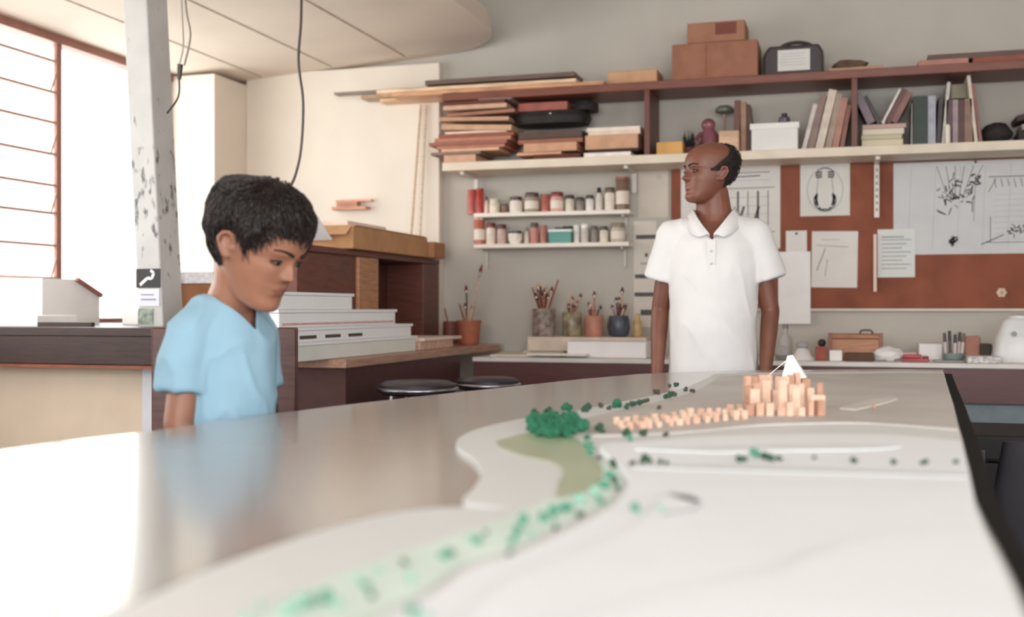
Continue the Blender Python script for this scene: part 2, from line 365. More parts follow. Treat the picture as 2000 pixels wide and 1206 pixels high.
# long cardboard box on bookcase
def xbox(u0, u1, v0, v1, x, depth, zbase=None):      # box whose right-hand face (x) matches pixels
    y_0 = onx(u0, v0, x).y; y_1 = onx(u1, v1, x).y
    um = (u0+u1)/2; z_1 = onx(um, v0, x).z; z_0 = onx(um, v1, x).z if zbase is None else zbase
    return x-depth, x, y_0, y_1, z_0, z_1
t = thing('cardboard_box', 'long tan cardboard box lying on top of the brown bookcase', 'box', (-2.3, 5.2, zt2))
x0, x1, y_0, y_1, z_0, z_1 = xbox(690, 835, 458, 490, -2.16, .25, zt2+.001)
MB().box(x0, x1, y_0, y_1, z_0, z_0+.105).build('carton', card('#c59468'), t, bevel=.004)
MB().box(x0, x1+.003, y_0+.02, y_1-.02, z_0+.106, z_0+.109).build('lid', card('#d9ae84'), t)
b = MB(); b.M = Matrix.Translation((x1-.08, y_0, z_0+.10)) @ Matrix.Rotation(R(35), 4, 'X'); b.box(-.16, .07, -.07, 0, 0, .004); b.build('open_flap', card('#cfa077'), t)
boxthing('cardboard_box', 'shorter brown carton end against the wall on the bookcase', 'box', -2.38, -2.13, y_1+.02, 5.82, zt2+.001, zt2+.085, card('#ad7a55'))
t_z = z_0+.11
boxthing('sheet_pile', 'flat pile of white and pink sheets on the long tan carton', 'paper', x0+.02, x1-.05, y_0+.05, y_0+.5, t_z, t_z+.022, paper('#f1ded2'))
b = MB(); b.M = Matrix.Translation((-2.34, y_0-.20, zt2+.0)) @ Matrix.Rotation(R(-32), 4, 'X'); b.box(-.12, .12, -.22, .12, .004+.0, .010)
o = b.build('white_sheet', paper('#ffffff'), label='white sheet leaning against the near end of the long tan carton', cat='paper')
o.location.z += .095
# small wooden bracket piece on the panel wall
pa, pb = ony(657, 412, 5.92), ony(722, 394, 5.92)
t = thing('wall_rack', 'small pinkish wooden rack fixed to the cream wall panel', 'rack', (pa.x, 5.92, pa.z))
MB().box(pa.x, pb.x, 5.86, 5.929, pa.z, pa.z+.018).build('ledge', wood('#c98f72'), t)
MB().box(pa.x+.02, pb.x-.06, 5.88, 5.929, pa.z+.018, pb.z).build('block', wood('#b57860'), t)
MB().box(pa.x+.01, pb.x+.02, 5.89, 5.929, pb.z, pb.z+.012).build('rail', wood('#d8a488'), t)
# dowels leaning on the panel
for k, (u0, u1, col, lb) in enumerate(((822, 797, '#c9a88c', 'thin pale dowel leaning on the cream panel, left of the pair'), (832, 815, '#d9c3ac', 'thin pale dowel leaning on the cream panel, right of the pair'))):
    p, q = ony(u0, 205, 5.915), ony(u1, 462, 5.86); MB().cone(p, (q.x, 5.88, zt2+.008), .006, .006, 8).build('dowel', wood(col), None, True, label=lb, cat='dowel')

# white boxes and stacks on side desk (long face seen)
sx = -1.90
zz = SZ+.001
for nm, lb, u0, u1, vt, col, dep in (
        ('storage_box', 'long greenish-white box at the bottom of the white stack on the side desk', 556, 812, 664, '#e8e9e2', .26),
        ('storage_box', 'white slotted carton, second from the bottom of the stack on the side desk', 556, 803, 637, '#ffffff', .25),
        ('paper_block', 'white block of paper with a pink edge, third in the white stack', 545, 772, 605, '#ffffff', .24),
        ('paper_block', 'short white block topmost on the white stack beside the boy', 540, 688, 572, '#ffffff', .22)):
    x0, x1, y_0, y_1, z_0, z_1 = xbox(u0, u1, vt, 690, sx, dep, zz)
    t = thing(nm, lb, 'box' if nm == 'storage_box' else 'paper', ((x0+x1)/2, (y_0+y_1)/2, zz))
    z_1 = max(z_1, zz+.04)
    MB().box(x0, x1, y_0, y_1, zz, z_1-.012).build('body', paper(col), t, bevel=.003)
    MB().box(x0-.004, x1+.004, y_0-.01, y_1+.012, z_1-.011, z_1).build('top_sheet', paper('#ffffff'), t)
    if 'slotted' in lb:
        for u in (585, 635, 680):
            pc = onx(u, 664, sx); MB().box(sx+.0005, sx+.003, pc.y, pc.y+.13, zz+.012, zz+.024).build('dark_slot', mat('#55483f', .8), t)
    if 'pink' in lb: MB().box(x1+.0005, x1+.002, y_0+.02, y_1-.02, zz+.008, zz+.016).build('pink_edge', mat('#e3b5ab', .7), t)
    zz = z_1+.001
yq0, yq1 = onx(812, 680, sx).y+.05, onx(885, 680, sx).y
boxthing('magazine_pile', 'pile of pinkish magazines beyond the white boxes on the side desk', 'magazines', -2.14, sx, yq0, yq1, SZ+.001, SZ+.04, mat('#d7b3a0', .6, .12, 30))
boxthing('magazine', 'cream magazine lying on the pinkish magazine pile', 'magazine', -2.13, sx+.01, yq0+.03, yq1+.1, SZ+.041, SZ+.056, paper('#efdccd'))
boxthing('cardboard_box', 'brown carton on the bench between the column and the boy', 'box', ony(337,600,4.2).x, ony(412,600,4.2).x, 4.2, 4.42, zt+.001, 1.185, card('#9a6743'))
boxthing('paper_pile', 'loose white papers on the brown carton behind the boy', 'paper', ony(335,600,4.19).x, ony(416,600,4.19).x, 4.19, 4.44, 1.186, 1.235, mat('#e5e2e6', .7, .1, 40))

# ------------------------------------------------------------------ back desk
DZ, DYF = .834, 5.40
bd = thing('back_desk', 'long white-topped desk with a dark red front along the back wall', 'desk', (.6, 5.7, 0))
WT = mat('#e3dcd6', .4, .04, 6)
MB().box(SX1+.01, 3.15, DYF, 5.985, DZ-.022, DZ).build('desktop', WT, bd, bevel=.003)
MB().box(SX1+.012, 3.15, DYF+.012, DYF+.04, .655, DZ-.023).build('front_apron', mat('#5b2f2c', .4, .1, 8, .02, stretch=(1, 9, 9)), bd)
for x in (-1.7, -.25, 2.7): MB().box(x, x+.06, DYF+.05, DYF+.11, 0, .655).build('leg', DARK, bd)
o = boxthing('storage_cabinet', 'blue-grey cabinet under the right end of the back desk', 'cabinet', -.05, 2.55, 5.46, 5.9, 0, .65, mat('#7d8b93', .5, .05))
# paint cup shelf board etc on back desk
def yrect(u0, v0, u1, v1, y):            # pixel rect on the plane y -> x0,x1,z0,z1
    a, b = ony(u0, v1, y), ony(u1, v0, y); um = (u0+u1)/2
    return a.x, b.x, ony(um, v1, y).z, ony(um, v0, y).z
def dbox(name, label, cat, u0, v0, u1, v1, y, depth, col, zb=None, m=None, **k):
    x0, x1, z0, z1 = yrect(u0, v0, u1, v1, y)
    if zb is not None: z0 = zb
    return boxthing(name, label, cat, x0, x1, y, y+depth, z0, max(z1, z0+.006), m or card(col), **k)
boxthing('board', 'pale flat board under the left end of the plank on the back desk', 'board', ony(1022,665,5.72).x, ony(1100,665,5.72).x, 5.72, 5.92, DZ+.001, DZ+.023, card('#cfc4b4'))
boxthing('board', 'pale spacer board under the right end of the plank on the back desk', 'board', ony(1190,665,5.72).x, ony(1250,665,5.72).x, 5.72, 5.92, DZ+.001, DZ+.023, card('#cbbfae'))
dbox('paper_box', 'long white carton under the brush pots, left of the man', 'box', 1108, 668, 1262, 699, 5.50, .17, '#f4f1f1', DZ+.001, m=paper('#f3eff0'))
plz = ony(1150, 659, 5.69).z
dbox('wooden_plank', 'pale raised plank carrying the brush pots', 'plank', 1030, 659, 1262, 668, 5.69, .28, '#d9c9ba', DZ+.024+.0)
o = boxthing('drawing_sheet', 'large pale sheet lying over the corner between the two desks', 'paper', -1.78, -1.42, 5.5, 5.86, DZ+.001, DZ+.010, paper('#e9ddd2'), rz=R(5))
boxthing('notebook', 'thin white notebook near the front edge of the back desk corner', 'notebook', -1.55, -1.24, 5.43, 5.60, DZ+.0105, DZ+.020, paper('#f4efea'), rz=R(-4))
PZ = max(plz, DZ+.03)

# brush pots
def brush(parent, base, tip, col, head, r=.004):
    d = (Vector(tip)-Vector(base))
    t = MB().tube([base, Vector(base)+d*.5, Vector(base)+d*.84], r, 6).build('handle', wood(col), parent, True)
    return t
def potthing(name, label, cat, u0, u1, vt, vb, y, m, zb, prof=None):
    x0, x1, _, z1 = yrect(u0, vt, u1, vb, y); c = ((x0+x1)/2, y, zb); r = (x1-x0)/2; h = z1-zb
    prof = prof or [(.9, 0), (.98, .05), (1, .5), (1, .97), (.94, 1), (.86, .97), (.84, .12)]
    t = thing(name, label, cat, c)
    MB().lathe([(a*r, b*h) for a, b in prof], c, 22).build('vessel', m, t, True)
    return t, Vector(c), r, h
BR = ['#8c4a3a', '#b4755c', '#5c3a34', '#c9a58e', '#3a2c2c', '#9a5a4a', '#d8b9a2']
WORDS = {}
def brushes(t, c, r, h, n, hmin, hmax, gname, special=()):
    n = int(n*1.5); fan = list(special)
    for k in range(n):
        fan.append((random.uniform(-1, 1), random.uniform(hmin, hmax)))
    fan.sort()
    for k, (s, L) in enumerate(fan):
        a = s*R(20); by = random.uniform(-.4, .4)*r
        base = c+Vector((-s*r*.2, by*.5, h*.25)); tip = c+Vector((s*r*.62+math.sin(a)*L*.55, by, h+L))
        col = BR[k % len(BR)]; hd = random.choice(['#2c2324', '#5a4038', '#caa183', '#7a2f2c'])
        side = 'left' if s < -.4 else 'right' if s > .4 else 'middle'
        nm = 'paintbrush' if k % 3 else 'pencil'
        b_ = thing(nm, f"{'long' if L > (hmin+hmax)/2 else 'short'} thin {nm} standing towards the {side} of {gname}", nm, base, group=f"brushes and pencils in {gname}")
        d = tip-base
        MB().tube([base, base+d*.85], .0062, 6, taper=.75).build('handle', wood(col), b_, True)
        q = base+d*.85
        if nm == 'paintbrush':
            MB().cone(q, q+d*.05, .0075, .0075, 8).build('ferrule', metal('#9b9390'), b_, True)
            MB().tube([q+d*.05, q+d*.10, q+d*.15], .0115, 8, taper=.25).build('bristles', mat(hd, .8), b_, True)
        else: MB().tube([q, q+d*.06], .0045, 6, taper=.2).build('point', wood('#d9b99a'), b_, True)
tp, c, r, h = potthing('clay_pot', 'terracotta pot holding long brushes in the desk corner', 'pot', 893, 938, 626, 672, 5.72, mat('#b0694e', .7, .1, 12), SZ+.001, [(.75, 0), (.8, .05), (.98, .85), (1.02, .86), (1.02, 1), (.92, 1), (.75, .12)])
brushes(tp, c, r, h, 3, .08, .16, 'the terracotta pot', [(.75, .30), (.85, .27), (-.1, .19)])
tp, c, r, h = potthing('pencil_pot', 'short dark red pot beside the bookcase end holding one pencil', 'pot', 866, 894, 628, 664, 5.80, mat('#7c453c', .6, .1), SZ+.001)
brushes(tp, c, r, h, 0, .1, .12, 'the short dark red pot', [(-.8, .10)])
tp, c, r, h = potthing('tin_can', 'tall mottled grey tin packed with brushes on the plank', 'tin can', 1040, 1084, 603, 659, 5.80, mat('#a89a92', .45, .3, 30, h2='#6a564e'), PZ+.001)
brushes(tp, c, r, h, 13, .06, .14, 'the tall mottled grey tin', [(1.2, .20), (-1.1, .15), (-.2, .16)])
tp, c, r, h = potthing('glass_jar', 'cloudy olive jar of brushes second from left on the plank', 'jar', 1099, 1136, 610, 659, 5.80, mat('#a79c80', .3, .25, 20, h2='#5f5140'), PZ+.001)
brushes(tp, c, r, h, 6, .04, .09, 'the cloudy olive jar', [(-.1, .12), (.9, .10)])
tp, c, r, h = potthing('pink_cup', 'salmon pink cup of brushes, third on the plank', 'cup', 1142, 1178, 617, 659, 5.80, mat('#c08470', .5, .1), PZ+.001)
brushes(tp, c, r, h, 7, .03, .08, 'the salmon pink cup', [(0, .13)])
tp, c, r, h = potthing('dark_mug', 'dark blue-grey round mug of brushes nearest the man', 'mug', 1186, 1231, 617, 659, 5.80, mat('#4c5260', .35, .2, 15), PZ+.001, [(.6, 0), (.85, .1), (1, .45), (.9, .85), (.82, 1), (.75, 1), (.8, .2)])
brushes(tp, c, r, h, 10, .03, .10, 'the dark blue-grey mug', [(.3, .15)])
tp, c, r, h = potthing('small_bottle', 'small yellowish bottle at the right end of the brush plank', 'bottle', 1236, 1254, 612, 659, 5.80, mat('#c8aa78', .3, .1), PZ+.001, [(.8, 0), (1, .05), (1, .6), (.5, .75), (.5, .95), (.2, 1)])

# ------------------------------------------------------------------ paint shelves on the wall
SHM = plastic('#f1e8dd', .5)
def wallshelf(u0, u1, vtop, vbot, label, ref):
    x0, x1, z0, z1 = yrect(u0, vtop, u1, vbot, 5.86)
    t = thing('wall_shelf', label, 'shelf', ((x0+x1)/2, 5.93, z0))
    MB().box(x0, x1, 5.86, 5.995, z1-.022, z1).build('shelf_board', SHM, t, bevel=.002)
    for x in (x0+.03, x1-.05):
        b = MB(); b.box(x, x+.012, 5.982, 5.9985, z1-.13, z1-.023); b.prism([(0, 0)], 0, 0) if False else None
        b.box(x, x+.012, 5.89, 5.983, z1-.034, z1-.023); b.build('bracket', plastic('#cfc7bd'), t)
    return z1
u_z = wallshelf(925, 1230, 413, 421, 'upper narrow white wall shelf crowded with paint jars', 0)
l_z = wallshelf(925, 1228, 475, 484, 'lower narrow white wall shelf with jars and a teal box', 0)
def jar(u0, u1, vt, zb, body, lid, label, cat='jar', shape='jar', y=5.93):
    x0, x1, _, z1 = yrect(u0, vt, u1, vt+5, y); z1 = ony((u0+u1)/2, vt, y).z
    r = (x1-x0)/2; h = max(z1-zb, .02); r = min(r, .062); c = ((x0+x1)/2, y, zb+.0005)
    t = thing({'jar': 'paint_jar', 'can': 'paint_can', 'bottle': 'paint_bottle', 'bowl': 'paint_pot'}[shape], label, cat, c)
    m = mat(body, .35, .08, 25)
    if shape == 'jar':
        MB().lathe([(r*.92, 0), (r, .004), (r, h*.66), (r*.85, h*.76), (r*.85, h*.78)], c, 20).build('body', m, t, True)
        MB().lathe([(r*.9, h*.77), (r*.92, h*.80), (r*.92, h*.98), (r*.86, h)], c, 20).build('lid', mat(lid, .35), t, True)
    elif shape == 'can':
        MB().lathe([(r, 0), (r, h*.93), (r*.96, h*.94)], c, 20).build('body', m, t, True)
        MB().lathe([(r*1.03, h*.93), (r*1.03, h), (r*.9, h)], c, 20).build('lid', mat(lid, .35), t, True)
    elif shape == 'bottle':
        MB().lathe([(r*.9, 0), (r, .004), (r, h*.58), (r*.45, h*.74), (r*.45, h*.78)], c, 20).build('body', m, t, True)
        MB().lathe([(r*.55, h*.77), (r*.55, h*.97), (r*.45, h)], c, 16).build('cap', mat(lid, .35), t, True)
    else:
        MB().lathe([(r*.7, 0), (r, h*.4), (r, h*.8), (r*.9, h*.8), (r*.85, h*.3)], c, 20).build('body', m, t, True)
        MB().lathe([(r*.9, h*.79), (r*.9, h), (r*.6, h)], c, 20).build('lid', mat(lid, .35), t, True)
    # paper band round the body
    if shape in ('jar', 'can') and r > .03: MB().lathe([(r*1.005, h*.18), (r*1.012, h*.2), (r*1.012, h*.55), (r*1.005, h*.57)], c, 20, cap=False).build('paper_band', paper('#e9dccf'), t, True)
    return t
J = lambda *a, **k: jar(*a, **k)
for a in (
 (914, 928, 371, '#c2605a', '#a8433f', 'red paint can at the far left end of the upper shelf', 'can', 'can'),
 (930, 944, 369, '#b63d36', '#8f2f2b', 'deep red paint can second from left on the upper shelf', 'can', 'can'),
 (946, 954, 384, '#e9c8bd', '#7c2a34', 'narrow pinkish bottle with a maroon cap beside the red cans', 'bottle', 'bottle'),
 (956, 976, 389, '#e6dcc6', '#cfc6ae', 'cream jar with a cream lid on the upper shelf', 'jar', 'jar'),
 (979, 992, 399, '#7c5a4c', '#4b342e', 'tiny brown pot right of the cream jar on the upper shelf', 'jar', 'bowl'),
 (996, 1020, 385, '#efe4dc', '#4e2a2a', 'white jar with a dark maroon lid on the upper shelf', 'jar', 'jar'),
 (1025, 1053, 377, '#a99b8c', '#58463e', 'wide grey-brown jar with a dark brown lid on the upper shelf', 'jar', 'jar'),
 (1057, 1073, 380, '#b56a5b', '#8b4a40', 'slim brick red can left of the pink jar on the upper shelf', 'can', 'can'),
 (1075, 1101, 376, '#e3aba0', '#7c2f31', 'pink jar with a dark red lid in the middle of the upper shelf', 'jar', 'jar'),
 (1104, 1122, 382, '#ddd2c2', '#3b3634', 'cream jar with a black lid right of the pink jar', 'jar', 'jar'),
 (1125, 1141, 386, '#8b8078', '#3c3332', 'small grey jar with a dark lid on the upper shelf', 'jar', 'jar'),
 (1144, 1160, 382, '#e9e2dc', '#463c40', 'small white jar with a charcoal lid on the upper shelf', 'jar', 'jar'),
 (1163, 1177, 367, '#dcd3ca', '#1f1b1c', 'tall bottle with a black pointed cap on the upper shelf', 'bottle', 'bottle'),
 (1181, 1201, 367, '#e8dccf', '#6c5548', 'white bottle-shaped jar in front of the tall brown canister', 'jar', 'jar')):
    jar(a[0], a[1], a[2], u_z, a[3], a[4], a[5], a[6], a[7])
t = jar(1203, 1229, 346, u_z, '#7f6557', '#a5635a', 'tall brown canister with a wide reddish lid at the right end', 'canister', 'can')
for a in (
 (926, 947, 426, '#b96b58', '#d8a796', 'tall terracotta canister at the far left of the lower shelf', 'canister', 'can'),
 (950, 968, 436, '#e8d8ca', '#762e33', 'white jar with a wine red lid on the lower shelf', 'jar', 'jar'),
 (971, 989, 439, '#c9a9a0', '#5f2a30', 'dusty pink jar with a dark wine lid on the lower shelf', 'jar', 'jar'),
 (993, 1020, 452, '#efe6dc', '#3d3230', 'low wide white pot with a black lid on the lower shelf', 'pot', 'bowl'),
 (1024, 1034, 445, '#d9cabf', '#8a7468', 'narrow beige bottle on the lower shelf', 'bottle', 'bottle'),
 (1036, 1052, 436, '#c8857c', '#554640', 'pink jar with a grey-brown lid on the lower shelf', 'jar', 'jar'),
 (1055, 1068, 441, '#b8776b', '#93564c', 'rose brown can left of the teal box', 'can', 'can'),
 (1120, 1132, 440, '#e9e6df', '#dedad2', 'narrow white can right of the teal box', 'can', 'can'),
 (1134, 1150, 438, '#cfc6bd', '#efeae4', 'light grey jar with a white lid on the lower shelf', 'jar', 'jar'),
 (1154, 1168, 442, '#8d837c', '#5c524e', 'dark grey jar on the lower shelf', 'jar', 'jar'),
 (1171, 1188, 443, '#e3d8c6', '#4b4440', 'cream jar with a dark grey lid on the lower shelf', 'jar', 'jar'),
 (1193, 1221, 436, '#c6beb0', '#8b7c68', 'wide stone-coloured jar at the right end of the lower shelf', 'jar', 'jar')):
    jar(a[0], a[1], a[2], l_z, a[3], a[4], a[5], a[6], a[7])
x0, x1, _, z1 = yrect(1072, 448, 1115, 470, 5.89)
t = thing('teal_box', 'small teal plastic box with a white lid on the lower shelf', 'box', ((x0+x1)/2, 5.93, l_z))
MB().box(x0, x1, 5.89, 5.97, l_z+.0005, z1-.014).build('tub', plastic('#5f9c93'), t, bevel=.004)
MB().box(x0-.004, x1+.004, 5.886, 5.974, z1-.014, z1).build('lid', plastic('#e4efe9'), t, bevel=.003)
t = thing('scrub_brush', 'black brush lying on the lid of the teal box', 'brush', (x1-.03, 5.93, z1))
MB().box(x1-.055, x1+.015, 5.92, 5.95, z1+.0005, z1+.018).build('brush_block', mat('#221d1e', .6), t, bevel=.004)
MB().box(x1-.10, x1-.055, 5.93, 5.94, z1+.006, z1+.014).build('grip', mat('#37302e', .5), t)

# ------------------------------------------------------------------ big shelf unit on the back wall
RED = mat('#7c4637', .42, .1, 8, .02, stretch=(1, 9, 9)); RED2 = mat('#6b3c30', .45, .12, 8, .02)
UX0 = ony(866, 200, 5.70).x; T1 = 2.235; T0 = T1-.042; L1 = 1.8625; L0 = L1-.045; UF = 5.68
unit = thing('wall_shelving', 'wide wall shelving with a red-brown top, uprights and a cream lower board', 'shelving', (.6, 5.84, L0))
MB().box(UX0, 3.1, UF, 5.985, T0, T1).build('top_board', RED, unit, bevel=.003)
MB().box(UX0, 3.1, UF, 5.985, L0, L1).build('lower_board', mat('#e2d4c0', .5, .05, 6), unit, bevel=.003)
divx = [ony(1258, 250, UF).x, ony(1663, 230, UF).x, 1.35]
for x in divx: MB().box(x, x+.028, UF+.002, 5.985, L1, T0).build('upright', RED2, unit, bevel=.002)
MB().box(UX0+.02, UX0+.04, 5.9, 5.985, L1, T0).build('end_upright', RED2, unit)
for u in (932, 1240, 1712):
    x = ony(u, 330, 5.98).x
    b = MB(); b.box(x-.012, x+.012, 5.955 if u < 1700 else 5.94, 5.975 if u < 1700 else 5.9640, L0-.28 if u > 1700 else L0-.12, L0)
    b.M = Matrix(); b.box(x-.01, x+.01, 5.72, 5.96, L0-.016, L0)
    b.build('bracket', plastic('#d9d0c8'), unit)
    if u > 1700:
        s_ = MB()
        for k in range(7): s_.box(x-.004, x+.004, 5.937, 5.9395, L0-.05-k*.033, L0-.035-k*.033)
        s_.build('bracket_slots', mat('#8b7f78', .6), unit)

def stackitems(items, zbase, front, depth, ppm_u):
    """items bottom-up: (thickness_px,u0,u1,color,name,label,cat,[tilt deg])"""
    z = zbase
    for it in items:
        th, u0, u1, col, nm, lb, cat = it[:7]; tilt = it[7] if len(it) > 7 else 0
        um = (u0+u1)/2; h = th * (ony(um, 200, front).z-ony(um, 201, front).z)
        x0, x1 = ony(u0, 300, front).x, ony(u1, 300, front).x
        f = front+random.uniform(-.02, .02)
        boxthing(nm, lb, cat, x0, x1, f, f+depth+random.uniform(-.03, 0), z+.0008, z+h, card(col), ry=R(tilt), bevel=.002)
        z += h + (abs(math.sin(R(tilt)))*(x1-x0) if tilt else 0)
    return z
stackitems([
 (15, 868, 930, '#d0a48c', 'cardboard_box', 'small tan box at the bottom left of the board pile', 'box'),
 (6, 843, 940, '#8b7468', 'wood_strip', 'grey-brown strip poking out low at the left of the board pile', 'wood strip'),
 (6, 862, 975, '#dfb596', 'board', 'pale tan board third from the bottom at the left of the pile', 'board'),
 (7, 852, 985, '#b87c66', 'board', 'rust brown board in the lower left of the pile', 'board'),
 (7, 838, 990, '#a0685a', 'board', 'board sticking out furthest left of the pile', 'board'),
 (8, 848, 998, '#b8806a', 'board', 'brown board right above the furthest-jutting one', 'board'),
 (7, 856, 1003, '#9a5a48', 'board', 'dark rust board half way up the left pile', 'board'),
 (5, 870, 990, '#f0d3c2', 'board', 'thin whitish pink board above the dark rust board', 'board'),
 (11, 864, 1001, '#cba486', 'board', 'thick sand-coloured board slanting down to the right', 'board', 3.0),
 (8, 860, 995, '#c39a80', 'board', 'sand-brown board on the slanting one', 'board', 2.0),
 (7, 872, 1004, '#a87860', 'board', 'mid brown board high in the left pile', 'board', -1.5),
 (9, 866, 990, '#d2ab90', 'board', 'pinkish tan board near the top of the left pile', 'board'),
 (8, 862, 985, '#6a3c32', 'board', 'dark maroon board below the whitish bundle in the left pile', 'board'),
 (5, 935, 1000, '#e9dbd2', 'paper_bundle', 'whitish paper bundle high in the left pile', 'paper')], L1, 5.70, .24, 0)
stackitems([
 (9, 1042, 1134, '#5d2f27', 'board', 'dark red-brown board at the bottom centre of the pile', 'board'),
 (6, 1008, 1095, '#ddaa8a', 'board', 'light tan board low in the centre pile', 'board'),
 (17, 1022, 1126, '#cf9f80', 'cardboard_box', 'flat tan box in the centre pile', 'box'),
 (9, 1010, 1136, '#a06a54', 'board', 'brown board above the flat tan box', 'board'),
 (14, 1012, 1136, '#5b4a44', 'portfolio_case', 'dark grey-brown flat case in the centre pile', 'case')], L1, 5.70, .24, 0)
# crumpled purple-black cloth between the stacks
def lump(name, label, cat, c, r, m, amp=.3, sc=9, seed=0, flat=True, nu=28, nv=16):
    b = MB(); b.ell((0, 0, 0), 1, nu=nu, nv=nv)
    for v in b.bm.verts:
        n = noise.fractal(v.co*2.2+Vector((seed*7.1, seed, 0)), .9, 2, 4)
        v.co *= 1+amp*n
        v.co = Vector((v.co.x*r[0], v.co.y*r[1], max(v.co.z, -.75)*r[2] if flat else v.co.z*r[2])) + Vector(c)
    return b.build(name, m, None, True, label=label, cat=cat)
zc = ony(1080, 240, 5.8).z
t = thing('camera_bag', 'black bag with a shiny stud squeezed under the red-brown top shelf', 'bag', ony(1085, 245, 5.8))
b = MB(); p = ony(1078, 231, 5.8); b.loft([(p.z-.035, p.x, 5.83, .19, .10), (p.z, p.x, 5.83, .205, .115), (p.z+.03, p.x, 5.83, .19, .10)], 36, 3.5); b.build('bag_body', mat('#2b2727', .55, .2, 20, .2), t, True)
b = MB(); q = ony(1140, 212, 5.8); b.loft([(p.z+.031, q.x, 5.83, .07, .08), (p.z+.07, q.x+.01, 5.83, .06, .07), (T0-.012, q.x, 5.83, .04, .05)], 28, 2.6); b.build('bag_flap', mat('#2d2928', .6, .2, 20, .2), t, True)
q = ony(1074, 221, 5.70); MB().ell((q.x, 5.712, q.z), .006).build('stud', metal('#ffffff', .1), t, True)
bt = p.z+.032
x0, x1 = ony(1012, 200, 5.74).x, ony(1108, 200, 5.74).x
boxthing('book', 'red-brown book lying on the black bag under the top shelf', 'book', x0, x1, 5.74, 5.94, bt, bt+.045, mat('#a0584a', .5, .1))
stackitems([
 (9, 1140, 1232, '#f3e9e0', 'paper_stack', 'white paper at the bottom right of the board pile', 'paper'),
 (6, 1150, 1248, '#3e2621', 'board', 'dark slab standing for the shaded gap between white paper and the tan box', 'board'),  # dark slab fills an empty gap, its shade put in as colour
 (28, 1143, 1246, '#cc9f80', 'cardboard_box', 'tan cardboard box at the right of the pile by the upright', 'box'),
 (8, 1148, 1250, '#e9d3bf', 'board', 'cream board on the tan box by the upright', 'board'),
 (8, 1144, 1249, '#f0e2d4', 'paper_stack', 'whitish sheets on top of the cream board', 'paper')], L1, 5.70, .24, 0)

# planks lying on the top shelf, sticking out to the left
def plank(u0, v0, u1, v1, th, y, wdt, col, label, z):
    p = ony(u0, v0, y); q = ony(u1, v1, y)
    return boxthing('plank', label, 'plank', p.x, q.x, y, y+wdt, z+.0006, z+th, woodx(col), bevel=.002)
z = T1
plank(765, 192, 1180, 170, .022, 5.70, .12, '#d3a078', 'orange-tan plank lowest of those jutting left off the top shelf', z)
plank(742, 190, 1175, 160, .022, 5.83, .12, '#e0b892', 'pale plank behind the orange-tan one on the top shelf', z)
plank(735, 180, 1125, 160, .02, 5.70, .1, '#e8c5a4', 'light peach plank in the second layer on the top shelf', z+.0225)
plank(705, 180, 1140, 160, .02, 5.82, .13, '#b5977a', 'wide drab plank in the second layer at the back', z+.0225)
plank(652, 185, 1090, 150, .014, 5.76, .06, '#8b7d72', 'long thin grey stick jutting furthest left off the top shelf', z+.043)
plank(845, 172, 1105, 150, .018, 5.83, .09, '#d0a890', 'pinkish plank near the top of the pile', z+.043)
plank(830, 150, 1122, 140, .026, 5.74, .2, '#6f5a50', 'dark brown board topmost on the plank pile', z+.0615)

def carton(label, u0, v0, u1, v1, y, depth, col, zb, tape=None, name='cardboard_box'):
    x0, x1, _, z1 = yrect(u0, v0, u1, v1, y)
    t = thing(name, label, 'box', ((x0+x1)/2, y+depth/2, zb))
    MB().box(x0, x1, y, y+depth, zb+.0008, z1).build('carton', card(col), t, bevel=.004)
    if tape: MB().box(x0-.002, x1+.002, y-.002, y+depth+.002, z1-.03, z1+.002).build('lid', card(tape), t, bevel=.002)
    return t, x0, x1, z1
carton('small open tan box on the top shelf left of the big cartons', 1187, 137, 1283, 165, 5.74, .2, '#c79c7a', T1)
t, x0, x1, zb1 = carton('large brown carton on the top shelf above the man', 1312, 82, 1480, 155, 5.70, .25, '#9c6a54', T1)
MB().box(x0+.17, x0+.175, 5.699, 5.7, T1+.01, zb1-.01).build('seam', mat('#8a553c', .8), t)
t, x0, x1, z2_ = carton('smaller brown box on top of the large carton', 1342, 42, 1455, 80, 5.72, .22, '#a3735b', zb1+.004)
p = ony(1397, 45, 5.719); q = ony(1438, 65, 5.719)
MB().box(p.x, q.x, 5.7175, 5.7195, q.z, p.z).build('dark_label', mat('#7c4436', .7), t)
# black carrying case with handle and white label
x0, x1, _, z1 = yrect(1490, 88, 1608, 140, 5.74)
t = thing('carrying_case', 'black carrying case with an arched handle and white label on the top shelf', 'case', ((x0+x1)/2, 5.82, T1))
b = MB(); w2 = (x1-x0)/2; xc = (x0+x1)/2; H = z1-T1
prof = [(-w2, 0), (w2, 0), (w2*1.0, H*.75), (w2*.86, H), (-w2*.8, H), (-w2, H*.7)]
vs0 = b._v([(xc+a, 5.74, T1+.001+c_) for a, c_ in prof]); vs1 = b._v([(xc+a, 5.92, T1+.001+c_) for a, c_ in prof])
b._f(vs0); b._f(vs1[::-1])
for i in range(6): b._f([vs0[i], vs0[(i+1) % 6], vs1[(i+1) % 6], vs1[i]])
b.build('shell', mat('#3b3432', .5, .1), t, bevel=.012)
MB().tube(smoothpts([(xc-w2*.55, 5.83, T1+H-.005), (xc-w2*.3, 5.83, T1+H+.022), (xc+w2*.1, 5.83, T1+H+.032), (xc+w2*.5, 5.83, T1+H+.02), (xc+w2*.72, 5.83, T1+H-.005)]), .009).build('handle', mat('#2d2725', .5), t, True)
p = ony(1519, 99, 5.739); q = ony(1582, 136, 5.739)
lb = MB().box(p.x, q.x, 5.736, 5.7395, q.z, p.z).build('white_label', paper('#dcdad6'), t)
s_ = MB()
for k in range(5): s_.box(p.x+.015, q.x-.02-.01*(k % 2), 5.7345, 5.7355, p.z-.02-k*.014, p.z-.018-k*.014)
